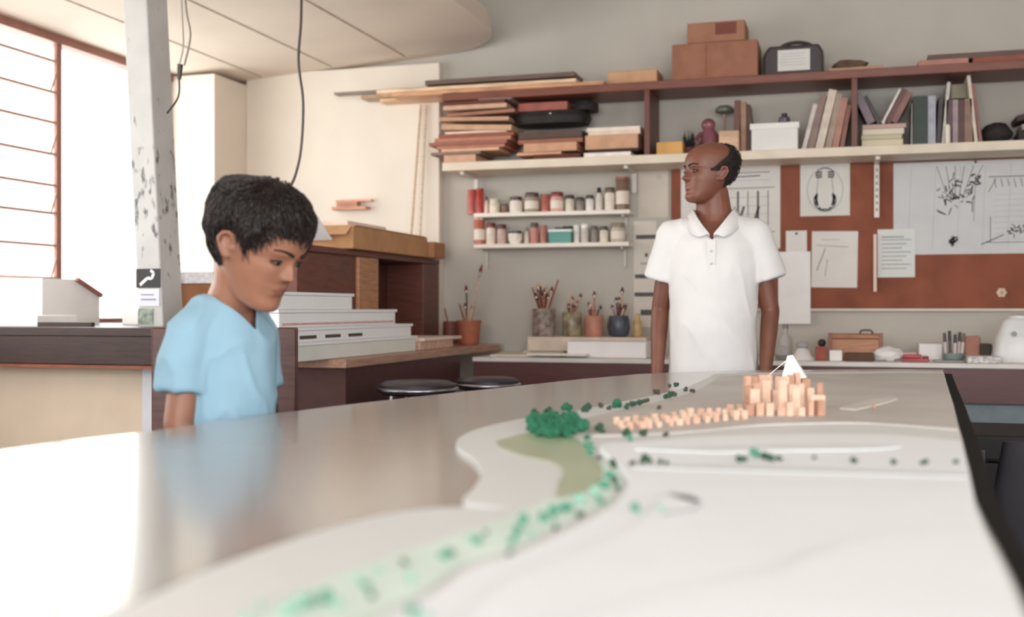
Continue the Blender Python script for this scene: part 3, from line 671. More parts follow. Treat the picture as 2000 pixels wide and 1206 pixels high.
s_.build('faint_print', mat('#a9a6a4', .8), lb)
# misc on top shelf
p = ony(1660, 118, 5.8); lump('cloth_bundle', 'brown crumpled cloth on a flat board on the top shelf', 'cloth', (p.x, 5.82, T1+.028+.02), (.085, .06, .026), mat('#6b5546', .8, .2), .18, seed=3)
boxthing('board', 'flat tan board under the crumpled cloth on the top shelf', 'board', ony(1618, 120, 5.72).x, ony(1725, 120, 5.72).x, 5.72, 5.92, T1+.0008, T1+.02, card('#bb947c'))
boxthing('board', 'pinkish flat board on the right of the top shelf', 'board', ony(1793, 110, 5.71).x, ony(1892, 110, 5.71).x, 5.71, 5.93, T1+.0008, T1+.03, card('#b98678'))
boxthing('board', 'reddish board at the far right end of the top shelf', 'board', ony(1900, 110, 5.71).x, ony(2090, 110, 5.71).x, 5.71, 5.93, T1+.0008, T1+.03, card('#9a5a4c'))
boxthing('plank', 'long dark plank lying across the two boards at the right', 'plank', ony(1812, 100, 5.74).x, ony(2100, 100, 5.74).x, 5.74, 5.9, T1+.031, T1+.06, woodx('#5f443a'))

# ------------------------------------------------------------------ bay 2 contents
SF = 5.72
dbox('orange_box', 'small orange-yellow box at the left of the middle bay', 'box', 1282, 277, 1333, 300, SF, .15, '#dba864', L1+.0008)
p = ony(1345, 292, 5.82)
t = thing('potted_succulent', 'small dark spiky potted plant behind the bald man\'s head', 'plant', (p.x, 5.82, L1))
MB().lathe([(.03, .0008), (.042, .045), (.036, .045), (.03, .02)], (p.x, 5.82, L1), 20).build('pot', mat('#6a2f2c', .6), t, True)
b = MB()
for k in range(16):
    a = k*2.4; rr = .015+.045*(k % 4)/4; base = Vector((p.x, 5.82, L1+.04)); tip = base+Vector((math.cos(a)*rr*1.1, math.sin(a)*rr, .05+.05*random.random()))
    b.tube([base, base.lerp(tip, .5)+Vector((math.cos(a)*.012, math.sin(a)*.012, 0)), tip], .009, 6, taper=.1)
b.build('leaves', mat('#2b2f2a', .5, .2), t, True)
p = ony(1385, 290, 5.80)
t = thing('ceramic_figure', 'plum-coloured glazed figurine standing above the man\'s head', 'figurine', (p.x, 5.8, L1))
MB().loft([(L1+.001, p.x, 5.8, .045, .04), (L1+.05, p.x, 5.8, .048, .042), (L1+.10, p.x+.004, 5.8, .045, .038), (L1+.13, p.x, 5.8, .03, .028)], 20).build('torso', mat('#85505a', .25, .12), t, True)
MB().ell((p.x-.004, 5.8, L1+.155), (.036, .036, .034)).build('head', mat('#905a62', .25, .15), t, True)
MB().tube(smoothpts([(p.x-.035, 5.78, L1+.11), (p.x-.06, 5.76, L1+.08), (p.x-.045, 5.75, L1+.05)]), .011, 8).build('arm', mat('#784550', .25), t, True)
p = ony(1414, 290, 5.88)
t = thing('mushroom_lamp', 'thin stem with a small grey-green disc top behind the figurine', 'ornament', (p.x, 5.9, L1))
MB().cone((p.x, 5.9, L1+.0008), (p.x, 5.9, L1+.24), .008, .006).build('stem', wood('#b08f7c'), t, True)
MB().lathe([(.012, .225), (.045, .235), (.046, .25), (.03, .265), (.005, .27)], (p.x, 5.9, L1)).build('disc', mat('#6f776c', .5), t, True)
MB().lathe([(.035, .0008), (.035, .01), (.01, .014)], (p.x, 5.9, L1)).build('base', wood('#8c6a58'), t, True)
dbox('wooden_box', 'small pale wooden box right of the figurine', 'box', 1404, 255, 1443, 291, SF, .12, '#cfa98a', L1+.0008, m=wood('#cfa98a'))
def book(u, v0, v1, thpx, lean, y, col, label, zb=None, name='book', depth=.2, page=True):
    """upright volume: bottom centre at pixel u, height v1..v0, lean degrees to the right"""
    zb = L1 if zb is None else zb
    pxm = ony(u, 200, y).z-ony(u, 201, y).z
    h = (v1-v0)*pxm/max(.6, math.cos(R(lean))); th = thpx*pxm; x = ony(u, 280, y).x
    t = thing(name, label, 'book' if name == 'book' else name.replace('_', ' '), (x, y, zb))
    M = Matrix.Translation((x, y, zb+.001+abs(math.sin(R(lean)))*th/2)) @ Matrix.Rotation(R(lean), 4, 'Y')
    b = MB(); b.M = M; b.box(-th/2, th/2, 0, .006, 0, h); b.box(-th/2, -th/2+.003, .006, depth, 0, h); b.box(th/2-.003, th/2, .006, depth, 0, h)
    b.build('cover', mat(col, .5, .08, 20), t)
    if page and th > .009:
        b = MB(); b.M = M; b.box(-th/2+.0035, th/2-.0035, .007, depth-.005, .003, h-.006); b.build('pages', paper('#dccdbc'), t)
    return t
SG = 'books leaning left of the middle upright'
book(1437, 187, 291, 12, 2, 5.78, '#6a4436', 'tall dark brown book behind the pale wooden box', name='book')
book(1452, 190, 291, 10, 0, 5.78, '#a07860', 'tall tan book between the brown ones beside the white box')
book(1468, 196, 291, 16, -7, 5.80, '#5b3a30', 'dark brown book tilting left behind the white lidded box', depth=.12)
x0, x1, _, z1 = yrect(1466, 240, 1560, 292, SF)
t = thing('storage_box', 'white storage box with a lid in the middle bay', 'box', ((x0+x1)/2, SF+.1, L1))
MB().box(x0+.004, x1-.004, SF+.0, SF+.05+.02, L1+.0008, z1-.028).build('body', paper('#e6e3e0'), t, bevel=.003)
MB().box(x0-.003, x1+.003, SF-.005, SF+.078, z1-.03, z1).build('lid', paper('#eeebe8'), t, bevel=.003)
p = ony(1532, 228, SF+.04); t = thing('ink_bottle', 'squat dark bottle standing on the white lidded box', 'bottle', (p.x, SF+.04, z1))
MB().lathe([(.024, .0005), (.028, .01), (.026, .03), (.012, .036)], (p.x, SF+.04, z1), 18).build('body', mat('#4a4650', .3), t, True)
MB().lathe([(.014, .0365), (.014, .05), (.01, .052)], (p.x, SF+.04, z1), 14).build('cap', mat('#2b292e', .4), t, True)
for u, v0, th, ln, col, lb in (
 (1570, 196, 8, 14, '#cfc4bc', 'thin grey-white folder leaning right beside the white box'),
 (1583, 178, 13, 13, '#8a7268', 'taupe book leaning right next to the grey-white folder'),
 (1600, 170, 15, 13, '#d6c6b6', 'cream book leaning right, thickest of the leaning row'),
 (1617, 178, 12, 12, '#a48c7c', 'grey-brown book leaning behind the cream one'),
 (1631, 186, 12, 11, '#b07c6c', 'dusty red book leaning towards the middle upright'),
 (1644, 200, 8, 10, '#8c5a4e', 'small brick-coloured book closest to the middle upright')):
    book(u, v0+8, 291, th, ln, 5.73, col, lb)
# ------------------------------------------------------------------ bay 3 contents
z = L1
for u0, u1, th, col, lb, nm in ((1683, 1764, 14, '#d8ccb4', 'cream paper stack at the bottom of the right bay', 'paper_stack'), (1682, 1762, 9, '#c9bfa4', 'olive-cream ledger on the cream paper stack', 'ledger'), (1684, 1766, 12, '#e0d4c2', 'pale ledger second from the top of the flat pile', 'ledger'), (1684, 1770, 9, '#c4a69c', 'pinkish ledger topmost of the flat pile', 'ledger')):
    pxm = ony(1720, 200, SF).z-ony(1720, 201, SF).z
    boxthing(nm, lb, nm.replace('_', ' '), ony(u0, 280, SF).x, ony(u1, 280, SF).x, SF, SF+.22, z+.0008, z+th*pxm, paper(col)); z += th*pxm
zpile = z
for u, v0, th, ln, col, lb, nm in (
 (1702, 172, 15, -24, '#7f7078', 'grey-mauve book leaning left on the flat pile', 'book'),
 (1718, 178, 8, -26, '#3f3633', 'thin black book leaning left on the flat pile', 'book'),
 (1724, 168, 6, 27, '#e3dcd4', 'thin white folder leaning right on the flat pile', 'book'),
 (1733, 169, 11, 27, '#6a4340', 'maroon book leaning right on the flat pile', 'book'),
 (1746, 175, 11, 27, '#8b6058', 'brown-pink book leaning right, last on the flat pile', 'book')):
    book(u, v0, 233, th, ln, 5.73, col, lb, zb=zpile, depth=.18)
for u, v0, th, ln, col, lb, nm in (
 (1781, 200, 4, 1, '#9a9a94', 'thin grey folder edge beside the dark green binder', 'folder'),
 (1797, 186, 28, 0, '#27342f', 'wide dark green binder in the right bay', 'binder'),
 (1820, 186, 14, 0, '#a6a7b2', 'light blue-grey binder right of the dark green one', 'binder'),
 (1833, 188, 8, 3, '#3c3437', 'narrow charcoal binder right of the blue-grey one', 'binder'),
 (1842, 160, 6, 5, '#cfc9bf', 'tall pale strip leaning in front of the charcoal binder', 'folder'),
 (1853, 194, 11, 1, '#5c4148', 'dark plum book in the right bay', 'book'),
 (1866, 194, 10, 0, '#a08c90', 'mauve-grey book in the right bay', 'book'),
 (1878, 194, 11, 0, '#53302e', 'dark maroon book in the right bay', 'book'),
 (1892, 192, 14, -1, '#8a6a5c', 'warm brown book in the right bay', 'book'),
 (1907, 146, 6, -6, '#d5c6b6', 'tallest thin cream board leaning left in the right bay', 'folder'),
 (1916, 162, 6, -7, '#8a5a50', 'thin red-brown board behind the tallest cream one', 'folder')):
    book(u, v0, 283 - (u-1780)*.03, th, ln, 5.74, col, lb, name=nm, page=(nm == 'book'))
p = ony(1872, 175, 5.80)
boxthing('olive_card', 'olive-grey card resting on top of the upright books', 'card', ony(1858, 175, 5.8).x, ony(1894, 175, 5.8).x, 5.83, 5.86, ony(1875, 192, 5.76).z+.012, ony(1875, 162, 5.8).z, card('#a39c88'))
p = ony(1851, 260, 5.71); MB().lathe([(.011, .0008), (.011, .08), (.006, .09)], (p.x, 5.705, L1), 12).build('candle', paper('#f0e6d8'), None, True, label='small white candle in front of the dark plum book', cat='candle')
for k, (u, v, rx, rz, ang, col, lb) in enumerate(((1945, 262, .07, .055, 0, '#2c2726', 'dark folded bag at the right end of the lower shelf'), )):
    p = ony(u, v, 5.82); lump('cloth_bag', lb, 'bag', (p.x, 5.82, L1+.05), (rx, .08, rz), mat(col, .8, .2), .15, seed=5)
for k, (u0, u1, zo, col, lb) in enumerate(((1955, 2080, .0, '#3b302e', 'black portfolio lying at the far right of the lower shelf'), (1960, 2080, .03, '#a59c96', 'grey sheet bundle between dark portfolios at the far right'), (1950, 2080, .075, '#4c3b3c', 'slanted dark plum portfolio at the far right, topmost'))):
    x0, x1 = ony(u0+35, 250, 5.74).x, ony(u1+20, 250, 5.74).x
    boxthing('portfolio', lb, 'portfolio', x0, x1, 5.74, 5.94, L1+zo+.001+(.05 if k else 0), L1+zo+.028+(.05 if k else .02), card(col), ry=R(-14 if k else 0))

# ------------------------------------------------------------------ cork board and pinned papers
CB = mat('#8d4f39', .8, .12, 5, .05, bscale=200)
x0 = ony(1311, 400, 5.97).x; zt_, zb_ = L0-.004, ony(1800, 603, 5.965).z
cb = thing('pinboard', 'wide rust-brown pinboard on the wall under the shelving', 'pinboard', (x0+1.3, 5.98, zb_))
MB().box(x0, 3.05, 5.965, 5.995, zb_, zt_).build('panel', CB, cb, bevel=.002)
MB().box(x0-.008, 3.06, 5.962, 5.998, zb_-.012, zb_-.0005).build('bottom_trim', plastic('#cfc4b6'), cb)
INK = mat('#5c5c60', .8, .2, 60); INKL = mat('#a3a3a8', .8, .1, 60)
def sheet(name, label, cat, u0, v0, u1, v1, col, lines=(), y=5.9645, marks=None, pins=(), rot=0, th=.0012):
    x0, x1, z0, z1 = yrect(u0, v0, u1, v1, y)
    t = thing(name, label, cat, (x0, y, z0))
    b = MB(); cx, cz = (x0+x1)/2, (z0+z1)/2
    M = Matrix.Translation((cx, 0, cz)) @ Matrix.Rotation(R(rot), 4, 'Y') @ Matrix.Translation((-cx, 0, -cz)); b.M = M
    b.box(x0, x1, y-th, y, z0, z1); b.build('sheet', paper(col), t)
    W_, H_ = x1-x0, z1-z0
    for nm, m, segs in (('drawn_lines', INK, lines), ('pale_lines', INKL, marks or ())):
        if not segs: continue
        b = MB(); b.M = M
        for (a, c_, e, f, w_) in segs:          # in 0..1 sheet coords from the lower left, width in m
            p = Vector((x0+a*W_, 0, z0+c_*H_)); q = Vector((x0+e*W_, 0, z0+f*H_)); d = q-p
            if d.length < 1e-6: continue
            n_ = Vector((-d.z, 0, d.x)).normalized()*w_/2; yy = y-th-.0006
            b._f(b._v([(p.x+n_.x, yy, p.z+n_.z), (q.x+n_.x, yy, q.z+n_.z), (q.x-n_.x, yy, q.z-n_.z), (p.x-n_.x, yy, p.z-n_.z)]))
        b.build(nm, m, t)
    for a, c_ in pins:
        MB().ell((x0+a*W_, y-th-.004, z0+c_*H_), .006, nu=10, nv=6).build('pin', mat('#3b3736', .4), t, True)
    return t
rnd = random.Random(3)
L = [(.05, .9, .9, .9, .004), (.05, .72, .95, .72, .003), (.05, .2, .95, .2, .003)]
for k in range(7): L += [(.28+.1*k, .25, .28+.1*k, .68, .010 if k % 2 else .004)]
for k in range(4): L += [(.3+.15*k, .35, .34+.15*k, .5, .012)]
L += [(.5, .85, .8, .86, .006)]
sheet('drawing', 'large sheet with column-like elevation drawings behind the man\'s head', 'drawing', 1330, 322, 1524, 487, '#dfdbd6', L, marks=[(.1, .1*k, .9, .1*k+.01, .002) for k in range(1, 9)])
def arc(cx, cy, rx, ry, a0, a1, n, w_): return [(cx+rx*math.cos(R(a0+(a1-a0)*k/n)), cy+ry*math.sin(R(a0+(a1-a0)*k/n)), cx+rx*math.cos(R(a0+(a1-a0)*(k+1)/n)), cy+ry*math.sin(R(a0+(a1-a0)*(k+1)/n)), w_) for k in range(n)]
L = arc(.5, .3, .22, .2, 150, 390, 14, .006)+arc(.5, .8, .18, .13, -30, 210, 12, .005)
for sx_ in (-1, 1):
    for k in range(6): L += [(.5+sx_*(.13+.015*k), .2+.03*k, .5+sx_*(.2-.01*k), .26+.035*k, .010)]
    for k in range(3): L += [(.5+sx_*.06, .76+.045*k, .5+sx_*.17, .74+.05*k, .009)]
L += [(.42, .13, .58, .13, .006), (.38, .17, .42, .11, .01), (.62, .17, .58, .11, .01)]
sheet('drawing', 'square sheet with a dark symmetrical curved ink drawing', 'drawing', 1563, 321, 1660, 422, '#dcdad4', L, marks=arc(.5, .5, .36, .42, 0, 360, 24, .003)+[(.32, .35, .36, .7, .004), (.68, .35, .64, .7, .004)])
sheet('note', 'pale sheet with faint pencil shading right of the white strip', 'paper', 1585, 452, 1675, 562, '#e1dcd8', marks=[(.1, .75, .8, .72, .004), (.12, .3, .3, .7, .006), (.3, .2, .35, .5, .004), (.2, .85, .6, .85, .003)], rot=1)
sheet('note', 'narrow pale strip pinned above the hanging white sheet', 'paper', 1535, 451, 1576, 505, '#e6e2de', pins=((.5, .9),), y=5.9625)
sheet('hanging_sheet', 'long white sheet hanging below the pinboard beside the man\'s arm', 'paper', 1520, 492, 1583, 633, '#f1eeed', y=5.9585, rot=0)
# big technical drawing
L = []
for k in range(46):
    a, c_ = .33+rnd.gauss(0, .05), .62+rnd.gauss(0, .09)
    ang = rnd.uniform(0, 3.1); l_ = rnd.uniform(.01, .05); L.append((a, c_, a+l_*math.cos(ang), c_+l_*2*math.sin(ang), rnd.uniform(.003, .008)))
for k in range(6): L += [(.30+.02*k, .6, .24+.05*k, .95, .0025)]
for k in range(60):
    a = .74+rnd.uniform(-.11, .11); c_ = .28+(a-.74)*.6+rnd.gauss(0, .025); ang = rnd.uniform(0, 3.1)
    L.append((a, c_, a+.02*math.cos(ang), c_+.04*math.sin(ang), rnd.uniform(.003, .008)))
for k in range(22):
    a, c_ = .32+rnd.gauss(0, .012), .14+rnd.gauss(0, .03); L.append((a, c_, a+.015, c_+.03*rnd.uniform(-1, 1), .007))
L += [(.5, .12, .9, .12, .003), (.9, .12, .9, .5, .004), (.48, .1, .6, .2, .005), (.53, .12, .53, .4, .003), (.44, .35, .45, .85, .002), (.52, .82, .8, .82, .004), (.56, .8, .52, .66, .003)]
for k in range(8): L += [(.55+.035*k, .8, .56+.035*k, .70+.01*(k % 3), .003)]
for k in range(14): a, c_ = .44+rnd.gauss(0, .015), .77+rnd.gauss(0, .04); L.append((a, c_, a+.02, c_+.03*rnd.uniform(-1, 1), .007))
x5 = 2000+110
ML = [(.08+.045*k, .05, .1+.045*k, .95, .0012) for k in range(0, 20, 3)] + [(.55, .15+.06*k, .88, .16+.06*k, .0012) for k in range(9)]
sheet('technical_drawing', 'very large technical drawing with ink sketches on the right of the pinboard', 'drawing', 1745, 313, x5, 496, '#d2d2d3', L, marks=ML, pins=((.45, .985),))
sheet('note', 'small typed note pinned over the corner of the large drawing', 'paper', 1714, 448, 1787, 542, '#dcdfdc', y=5.9625, lines=[(.1, .84, .7, .84, .004)], marks=[(.1, .78-.085*k, .9-.12*(k % 3), .78-.085*k, .005) for k in range(8)])
p = ony(1956, 572, 5.96)
t = thing('paper_rosette', 'small cream paper flower pinned low at the right of the pinboard', 'paper flower', (p.x, 5.96, p.z))
b = MB()
for k in range(6):
    a = k*R(60); b.ell((p.x+.014*math.cos(a), 5.955, p.z+.014*math.sin(a)), (.011, .006, .011), nu=10, nv=6)
b.build('petals', paper('#dcc3ae'), t, True); MB().ell((p.x, 5.949, p.z), .007, nu=10, nv=6).build('centre', paper('#c9a78c'), t, True)
x = ony(1712, 520, 5.96).x; q0, q1 = ony(1712, 570, 5.95).z, ony(1712, 458, 5.95).z
MB().box(x-.015, x-.0, 5.945, 5.9615, q0, q1).build('hanging_strip', plastic('#d8b9a4'), None, label='pale beige hanging strip at the left edge of the typed note', cat='strip')
# papers between jars and pinboard
sheet('calendar_sheet', 'blank cream sheet on the wall left of the pinboard', 'paper', 1247, 332, 1306, 425, '#d8cec2', y=5.9985, marks=[(.6, .85, .75, .88, .004), (.62, .8, .8, .84, .003)])
pt_ = sheet('poster', 'tall narrow poster with black bars beside the man\'s shoulder', 'poster', 1238, 432, 1282, 640, '#dcd3c9', y=5.9985, lines=[(.3, .6, .8, .6, .004)])
x0, x1, z0, z1 = yrect(1238, 432, 1282, 640, 5.9985)
for a, c_, e, w_ in ((.1, .85, .98, .022), (.05, .48, .98, .022), (.03, .31, .9, .022), (.5, .68, .62, .02), (.8, .68, .92, .02), (.3, .14, .8, .03)):
    MB().box(x0+a*(x1-x0), x0+e*(x1-x0), 5.996, 5.9972, z0+c_*(z1-z0)-w_/2, z0+c_*(z1-z0)+w_/2).build('black_bar', INK, pt_)

# ------------------------------------------------------------------ things on the right part of the back desk
D = DZ+.001
def dk(name, label, cat, u0, v0, u1, y, depth, col, m=None, zb=D, **k): return dbox(name, label, cat, u0, v0, u1, v0+10, y, depth, col, zb, m, **k)
t = thing('wooden_crate', 'small tan wooden crate with a lid on the back desk right of the man', 'crate', ony(1670, 680, 5.62))
WL[t] = t.location.copy(); x0, x1, _, z1 = yrect(1620, 650, 1722, 690, 5.62)
MB().box(x0, x1, 5.62, 5.82, D, z1-.03).build('crate_body', wood('#b57c58'), t, bevel=.003)
MB().box(x0-.006, x1+.006, 5.612, 5.828, z1-.029, z1-.008).build('lid', wood('#a66b4a'), t, bevel=.003)
for x in (x0-.006, x1-.012): MB().box(x, x+.018, 5.608, 5.618, D, z1-.002).build('corner_post', wood('#8a5540'), t)
MB().tube(smoothpts([(x0+.14, 5.72, z1-.008), (x0+.15, 5.72, z1+.008), (x0+.19, 5.72, z1+.008), (x0+.2, 5.72, z1-.008)]), .004).build('handle', mat('#3a2b26', .5), t, True)
p = ony(1603, 680, 5.66); t = thing('tape_roll', 'dark round knob-topped tin left of the wooden crate', 'tin', (p.x, 5.66, D))
MB().lathe([(.024, 0), (.024, .055), (.02, .06)], (p.x, 5.66, D), 18).build('tin', mat('#b5876f', .4), t, True); MB().ell((p.x+.005, 5.66, D+.078), .019).build('knob', mat('#2f2522', .5), t, True)
dk('red_box', 'brick-red little box in front of the dark-topped tin', 'box', 1592, 678, 1614, 5.52, .06, '#a5584a')
dk('white_box', 'small white box in front of the crate', 'box', 1620, 685, 1645, 5.48, .07, '#efe9e6', m=paper())
t_ = dk('tray', 'long dark tray with yellow edge before the wooden crate', 'tray', 1650, 690, 1706, 5.48, .08, '#5a4233')
p = ony(1733, 685, 5.56); lump('crumpled_paper', 'crumpled white paper right of the wooden crate', 'paper', (p.x, 5.56, D+.028), (.07, .05, .036), paper('#e9e5e4'), .22, seed=8)
t = thing('red_stapler', 'red stapler-like tool lying near the front of the desk', 'stapler', ony(1790, 695, 5.52))
t.location.z = D; WL[t] = t.location.copy(); x0, x1, _, _ = yrect(1762, 680, 1815, 698, 5.50)
MB().box(x0, x1, 5.50, 5.54, D, D+.014).build('base', mat('#a83a46', .4), t, bevel=.003); MB().box(x0+.005, x1-.03, 5.502, 5.538, D+.016, D+.032).build('arm', mat('#b5424c', .4), t, bevel=.005); MB().cone((x1-.015, 5.52, D+.014), (x1-.015, 5.52, D+.026), .014, .012).build('hinge', mat('#7c2f38', .4), t, True)
p = ony(1776, 682, 5.62); boxthing('pink_eraser', 'pale pink eraser block behind the red stapler', 'eraser', p.x-.03, p.x+.03, 5.6, 5.63, D, D+.04, plastic('#c9a4a0'))
# pen holder
p = ony(1862, 690, 5.55)
t = thing('pen_holder', 'grey pen holder with a flat tray on the back desk', 'pen holder', (p.x, 5.55, D))
MB().box(p.x-.085, p.x+.045, 5.50, 5.60, D, D+.008).build('tray', plastic('#8c918d'), t, bevel=.002)
MB().lathe([(.042, .009), (.045, .012), (.045, .04), (.041, .04), (.04, .014)], (p.x, 5.55, D), 20).build('cup', plastic('#7f8a85'), t, True)
for k, (dx, dy, hh, col, lb) in enumerate(((-.03, 0, .12, '#4a3b38', 'dark brown marker at the left in the grey pen holder'), (-.012, .012, .13, '#2b2624', 'tall black marker standing at the back of the pen holder'), (.006, -.006, .115, '#c9b9b4', 'pale marker with a dark cap in the middle of the pen holder'), (.022, .006, .125, '#3c3230', 'charcoal marker right of the pale one in the pen holder'), (.034, -.008, .12, '#6e5a50', 'brown marker at the right in the grey pen holder'))):
    q = Vector((p.x+dx, 5.55+dy, D+.012)); s_ = thing('marker', lb, 'marker', q)
    MB().cone(q, q+Vector((dx*.2, 0, hh*.65)), .0065, .0065).build('barrel', plastic('#d2c4bf' if k != 1 else '#57504d'), s_, True)
    MB().cone(q+Vector((dx*.2, 0, hh*.65)), q+Vector((dx*.3, 0, hh)), .0078, .007).build('cap', plastic(col if k != 2 else '#2c2727'), s_, True)
dk('pink_pouch', 'soft pinkish-brown pouch behind the pen holder', 'pouch', 1886, 657, 1916, 5.72, .06, '#b57f70', bevel=.01)
dk('black_tray', 'low dark holder between the pouch and the white machine', 'holder', 1916, 672, 1938, 5.68, .08, '#4a4039')
dk('magazine', 'folded newspaper lying at the desk front by the white machine', 'newspaper', 1890, 697, 1955, 5.43, .14, '#d8d3d3', m=mat('#d8d4d2', .8, .25, 60), zb=D)
dk('paper_pile', 'white papers under and behind the pen holder', 'paper', 1795, 672, 1840, 5.66, .16, '#e9e4e2', m=paper())
# white machine
p = ony(1985, 690, 5.62)
t = thing('white_appliance', 'rounded white plastic appliance at the right end of the desk', 'appliance', (p.x, 5.62, D))
MB().loft([(D, p.x, 5.62, .10, .09), (D+.03, p.x, 5.62, .105, .095), (D+.1, p.x+.005, 5.62, .095, .085), (D+.19, p.x+.012, 5.62, .07, .065), (D+.20, p.x+.012, 5.62, .05, .05)], 30, 2.8).build('body', plastic('#e9e9e9'), t, True)
MB().lathe([(.045, .20), (.045, .212), (.01, .22)], (p.x+.012, 5.62, D)).build('lid', plastic('#dededf'), t, True)
MB().cone((p.x-.02, 5.535, D+.13), (p.x-.02, 5.53, D+.13), .012, .012).build('button', plastic('#8b8e92'), t, True)
# left of crate: clutter beside man's arm
p = ony(1532, 680, 5.6)
t = thing('plastic_bottle', 'slim pale grey bottle standing beside the man\'s arm', 'bottle', (p.x, 5.7, D))
MB().lathe([(.03, 0), (.032, .01), (.032, .10), (.012, .125), (.012, .145)], (p.x, 5.7, D), 20).build('body', plastic('#bdb6b2'), t, True); MB().lathe([(.014, .146), (.014, .165), (.01, .168)], (p.x, 5.7, D), 14).build('cap', plastic('#8b8380'), t, True)
p = ony(1532, 695, 5.5); t = thing('tape_dispenser', 'grey tape dispenser next to the man\'s hand', 'tape dispenser', (p.x, 5.5, D))
MB().box(p.x-.04, p.x+.045, 5.48, 5.52, D, D+.022).build('base', plastic('#6f6b6c'), t, bevel=.004)
b = MB(); b.M = Matrix.Translation((p.x-.01, 5.49, D+.045)) @ Matrix.Rotation(R(-90), 4, 'X'); b.lathe([(.012, 0), (.028, 0), (.028, .02), (.012, .02)], (0, 0, 0), 20, cap=False); b.build('tape_roll', plastic('#a89f9c'), t, True)
p = ony(1567, 685, 5.5); t = thing('desk_lamp_head', 'little pale cone-shaped ornament on the desk behind the wooden towers', 'ornament', (p.x, 5.5, D))
MB().lathe([(.055, 0), (.05, .01), (.028, .05), (.02, .058)], (p.x, 5.5, D), 20).build('skirt', paper('#e5dfdc'), t, True); MB().ell((p.x, 5.5, D+.072), (.03, .026, .02)).build('cap', plastic('#a9a5a6'), t, True)

# ------------------------------------------------------------------ stools between desk and model table
def stool(u, v, d, r, label):
    p = atd(u, v, d); c = (p.x, p.y, 0); h = p.z
    t = thing('stool', label, 'stool', c)
    MB().lathe([(r*.9, h-.05), (r, h-.04), (r, h-.012), (r*.85, h), (.01, h+.004)], c, 28).build('seat', mat('#35303a', .35, .08), t, True)
    pts = [(c[0]+(r+.004)*math.cos(k*math.pi/14), c[1]+(r+.004)*math.sin(k*math.pi/14), h-.03) for k in range(29)]
    MB().tube(pts, .008).build('chrome_rim', metal('#b9b4bd'), t, True)
    for k in range(4):
        a = R(45+90*k); MB().cone((c[0]+r*.7*math.cos(a), c[1]+r*.7*math.sin(a), h-.05), (c[0]+r*1.1*math.cos(a), c[1]+r*1.1*math.sin(a), .011), .011, .011, 10).build('leg', metal('#a9a4ab'), t, True)
    MB().tube([(c[0]+r*1.05*math.cos(k*math.pi/14), c[1]+r*1.05*math.sin(k*math.pi/14), .28) for k in range(29)], .007).build('foot_ring', metal('#a9a4ab'), t, True)
stool(815, 745, 4.35, .15, 'black round stool with chrome rim nearest the white box stack')
stool(952, 738, 4.85, .135, 'black round stool with chrome rim nearer the back wall')
bp = atd(1000+1.68/3.68*2200, 603, 3.68)
tk = thing('storage_chest', 'black storage chest on the floor between the model table and the back desk', 'chest', (bp.x, bp.y, 0))
MB().box(bp.x-.26, bp.x+.5, bp.y-.22, bp.y+.2, .02, .60).build('chest_body', mat('#19181a', .7), tk, bevel=.01)
MB().box(bp.x-.27, bp.x+.51, bp.y-.23, bp.y+.21, .602, .685).build('lid', mat('#1a191b', .7), tk, bevel=.012)
for q in (-.2, .4): MB().box(bp.x+q, bp.x+q+.05, bp.y-.236, bp.y-.229, .57, .64).build('latch', metal('#77777c'), tk)
for q in (-.22, .42): MB().box(bp.x+q, bp.x+q+.04, bp.y-.18, bp.y+.16, 0, .019).build('foot', mat('#1b1b1c', .6), tk)
p = atd(1000+1.27/2.5*2200, 603, 2.5)
t = thing('black_chair', 'black office chair pulled up right of the model table', 'chair', (p.x, p.y, 0))
c = (p.x, p.y)
MB().loft([(.44, c[0], c[1], .18, .18), (.50, c[0], c[1], .195, .195), (.53, c[0], c[1], .18, .18)], 30, 3.5).build('seat', mat('#26242a', .7), t, True)
MB().loft([(.52, c[0]-.02, c[1]-.16, .17, .025), (.68, c[0]-.02, c[1]-.18, .19, .03), (.80, c[0]-.02, c[1]-.19, .17, .025)], 30, 3.2).build('backrest', mat('#26242a', .7), t, True)
MB().tube([(c[0]-.02, c[1]-.1, .47), (c[0]-.02, c[1]-.14, .5), (c[0]-.02, c[1]-.16, .6)], .016).build('back_bar', metal('#55555a'), t, True)
MB().cone((c[0], c[1], .10), (c[0], c[1], .44), .025, .025).build('post', metal('#55555a'), t, True)
for k in range(5):
    a = R(72*k+20); q = (c[0]+.18*math.cos(a), c[1]+.18*math.sin(a))
    MB().cone((c[0], c[1], .10), (q[0], q[1], .065), .022, .016).build('leg', mat('#2a2a2c', .5), t, True)
    MB().ell((q[0], q[1], .026), (.026, .026, .026)).build('caster', mat('#1d1d1f', .5), t, True)

# ------------------------------------------------------------------ model table + terrain model
TZ = .890
def P(u, v, z=TZ): p = onz(u, v, z); return (p.x, p.y)
def poly(pts, z): return [P(u, v, z) for u, v in pts]
def dense(pts, n=5): 
    q = smoothpts([(u, v, 0) for u, v in pts], n); return [(a.x, a.y) for a in q]
edgeL = [(-330, 968), (0, 897), (150, 875), (300, 857), (420, 838), (545, 820), (700, 800), (850, 782), (1000, 765), (1130, 750), (1250, 739), (1330, 735), (1450, 732), (1600, 730)]
edgeR = [(1770, 729), (1842, 730), (1850, 760), (1862, 800), (1872, 845), (1880, 875), (1893, 935), (1905, 1000), (1925, 1050), (1955, 1110), (1978, 1160), (2000, 1215), (2090, 1420)]
outline = edgeL + edgeR + [(-1250, 1420)]
tb = thing('model_table', 'large dark table carrying the landscape model', 'table', (-.1, 1.8, 0))
ol = poly(outline, TZ-.012)
cx_, cy_ = sum(p[0] for p in ol)/len(ol), sum(p[1] for p in ol)/len(ol)
